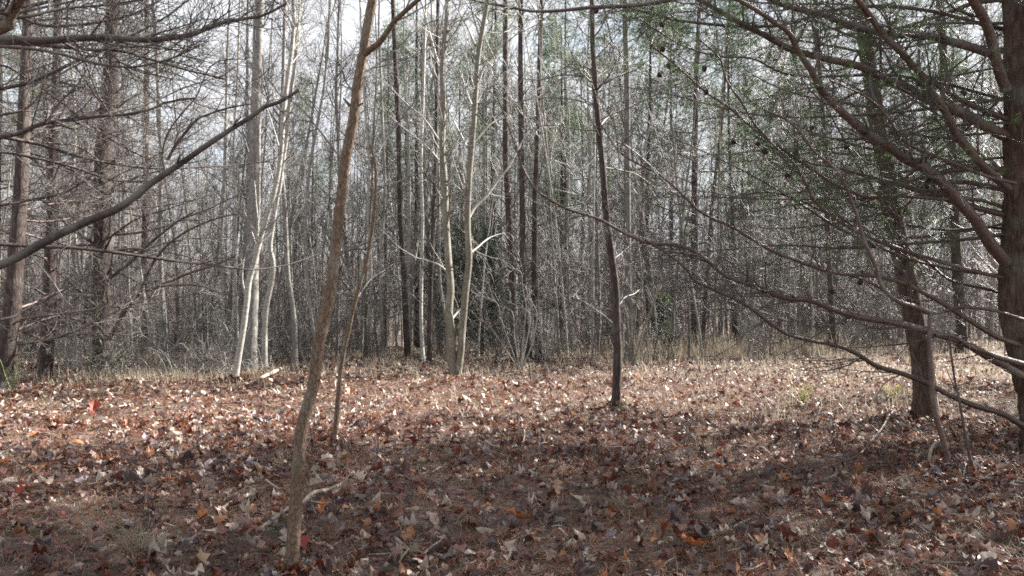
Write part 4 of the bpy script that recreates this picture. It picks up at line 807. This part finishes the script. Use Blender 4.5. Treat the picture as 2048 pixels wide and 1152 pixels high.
for i in range(34):
    px, py = gs.uniform(60, 2000), gs.uniform(790, 1140); a = gs.uniform(0, 3.14); L = gs.uniform(15, 55); px2, py2 = px + L * math.cos(a), py + L * .45 * math.sin(a)
    stick('small grey brown stick among the fallen leaves', [(px, py), ((px + px2) / 2 + gs.normal(0, 4), (py + py2) / 2 + gs.normal(0, 3)), (px2, py2)], 4, 3, lift=.05, seed=i + 10)
    o = [o for o in C.objects if o.parent is None][-1]
for o in C.objects:
    if o.get('label') == 'small grey brown stick among the fallen leaves': o['group'] = 'small sticks among the fallen leaves'

# bleached branch tangle behind the twin stems and a twiggy lichen bush right of the slim tree
stems_thing('bleached_bush', 'low bleached leafless branches shining before the dark cedar', 'bush', (1040, 742), [
    ([(1040, 742), (1046, 690), (1050, 640), (1052, 610), (1045, 575), (1042, 545), (1020, 535), (1008, 522)], 0, -.3),
    ([(1040, 742), (1060, 700), (1072, 650), (1073, 622), (1058, 595), (1048, 570), (1030, 568), (1016, 558)], 0, .1),
    ([(1040, 742), (1020, 690), (1003, 640), (998, 615), (985, 592), (978, 570), (970, 555)], 0, -.2),
    ([(1040, 742), (1030, 680), (1025, 625), (1000, 612), (985, 600), (960, 592), (945, 598)], 0, .2),
    ([(1040, 742), (1012, 700), (985, 660), (962, 640), (940, 645)], 0, 0),
    ([(1040, 742), (1052, 690), (1060, 630), (1035, 612), (1010, 600)], 0, .3)], M_pale, 'stem', 3.2, seed=95, nt=12, tl=.5, tw=M_twigp)
stems_thing('lichen_bush', 'pale greenish twiggy bush beside the slim brown tree', 'bush', (1262, 735), [([(1262, 735), (1262, 650), (1265, 560), (1258, 500), (1250, 470)], 0, -.3), ([(1264, 735), (1272, 620), (1285, 560), (1290, 520)], 0, .1), ([(1260, 735), (1255, 640), (1235, 560), (1222, 520)], 0, .2), ([(1266, 735), (1290, 650), (1310, 600), (1320, 560)], 0, .2)], M_olive, 'stem', 5, seed=96, nt=14, tl=.6)
# small leafy weeds with green yellow leaves
def weed(label, px, py, h, n, s, mat):
    b = at(px, py); r = thing('weed', label, 'plant', b); gg = np.random.default_rng(int(px)); 
    D = gg.normal(0, .35, (n, 3)); D[:, 2] = 1; A, a = sprout(gg, np.zeros((n, 3)), D, h, .003, 5, .1, 0, .5); ge = G(); ge.tubes(A, a, 4); link('stem', ge.mesh('stem', M_briar), r)
    ge = G(); pos = A[:, 1:].reshape(-1, 3); pos = np.repeat(pos, 2, 0) + gg.normal(0, .02, (len(pos) * 2, 3)); scatter(ge, gg, pos, np.full(len(pos), s), TPL_LOW[1], .6, np.zeros(len(pos)) - .0); link('leaves', ge.mesh('leaves', mat, smooth=False), r, kind='stuff')
M_yel = simple('yellow_green_leaf', (0.40, 0.38, 0.09), 0.5, 0.4, 0.3, 0.35)
weed('yellow green leafy weed in the sunny grass on the right', 1605, 812, .28, 7, .05, M_yel)
weed('small green yellow weed near the dark right pine', 1787, 800, .2, 6, .05, M_yel)
weed('low green weed at the foot of the slim brown tree', 1243, 826, .10, 4, .03, M_green)
weed('single green leaved plant beside the crooked brown sapling', 537, 1085, .12, 1, .06, M_green)
# grass tufts
def tuft(label, px, py, h, n, spread):
    b = at(px, py); gg = np.random.default_rng(int(px)); D = gg.normal(0, spread, (n, 3)); D[:, 2] = 1; S = gg.normal(0, .03, (n, 3)); S[:, 2] = 0
    A, a = sprout(gg, S, D, h * gg.uniform(.5, 1.1, n), .0022, 5, .12, -.12, .7); ge = G(); ge.tubes(A, a, 3)
    link('grass_tuft', ge.mesh('grass_tuft', M_straw), None, tuple(b), None, label, 'grass tuft')
tuft('dense tan grass tuft in the left foreground', 275, 1120, .26, 120, .5)
tuft('brown grass tuft left of the orange leaf on the right', 1410, 915, .25, 140, .7)
tuft('pale grass tuft behind the crooked brown sapling', 560, 935, .18, 60, .6)
tuft('small grass tuft at the thin bent sapling foot', 690, 900, .16, 70, .6)
tuft('grass tuft at the sunny left edge', 90, 825, .28, 50, .5)
tuft('dark grass tuft in the right foreground', 1240, 1020, .16, 80, .7)
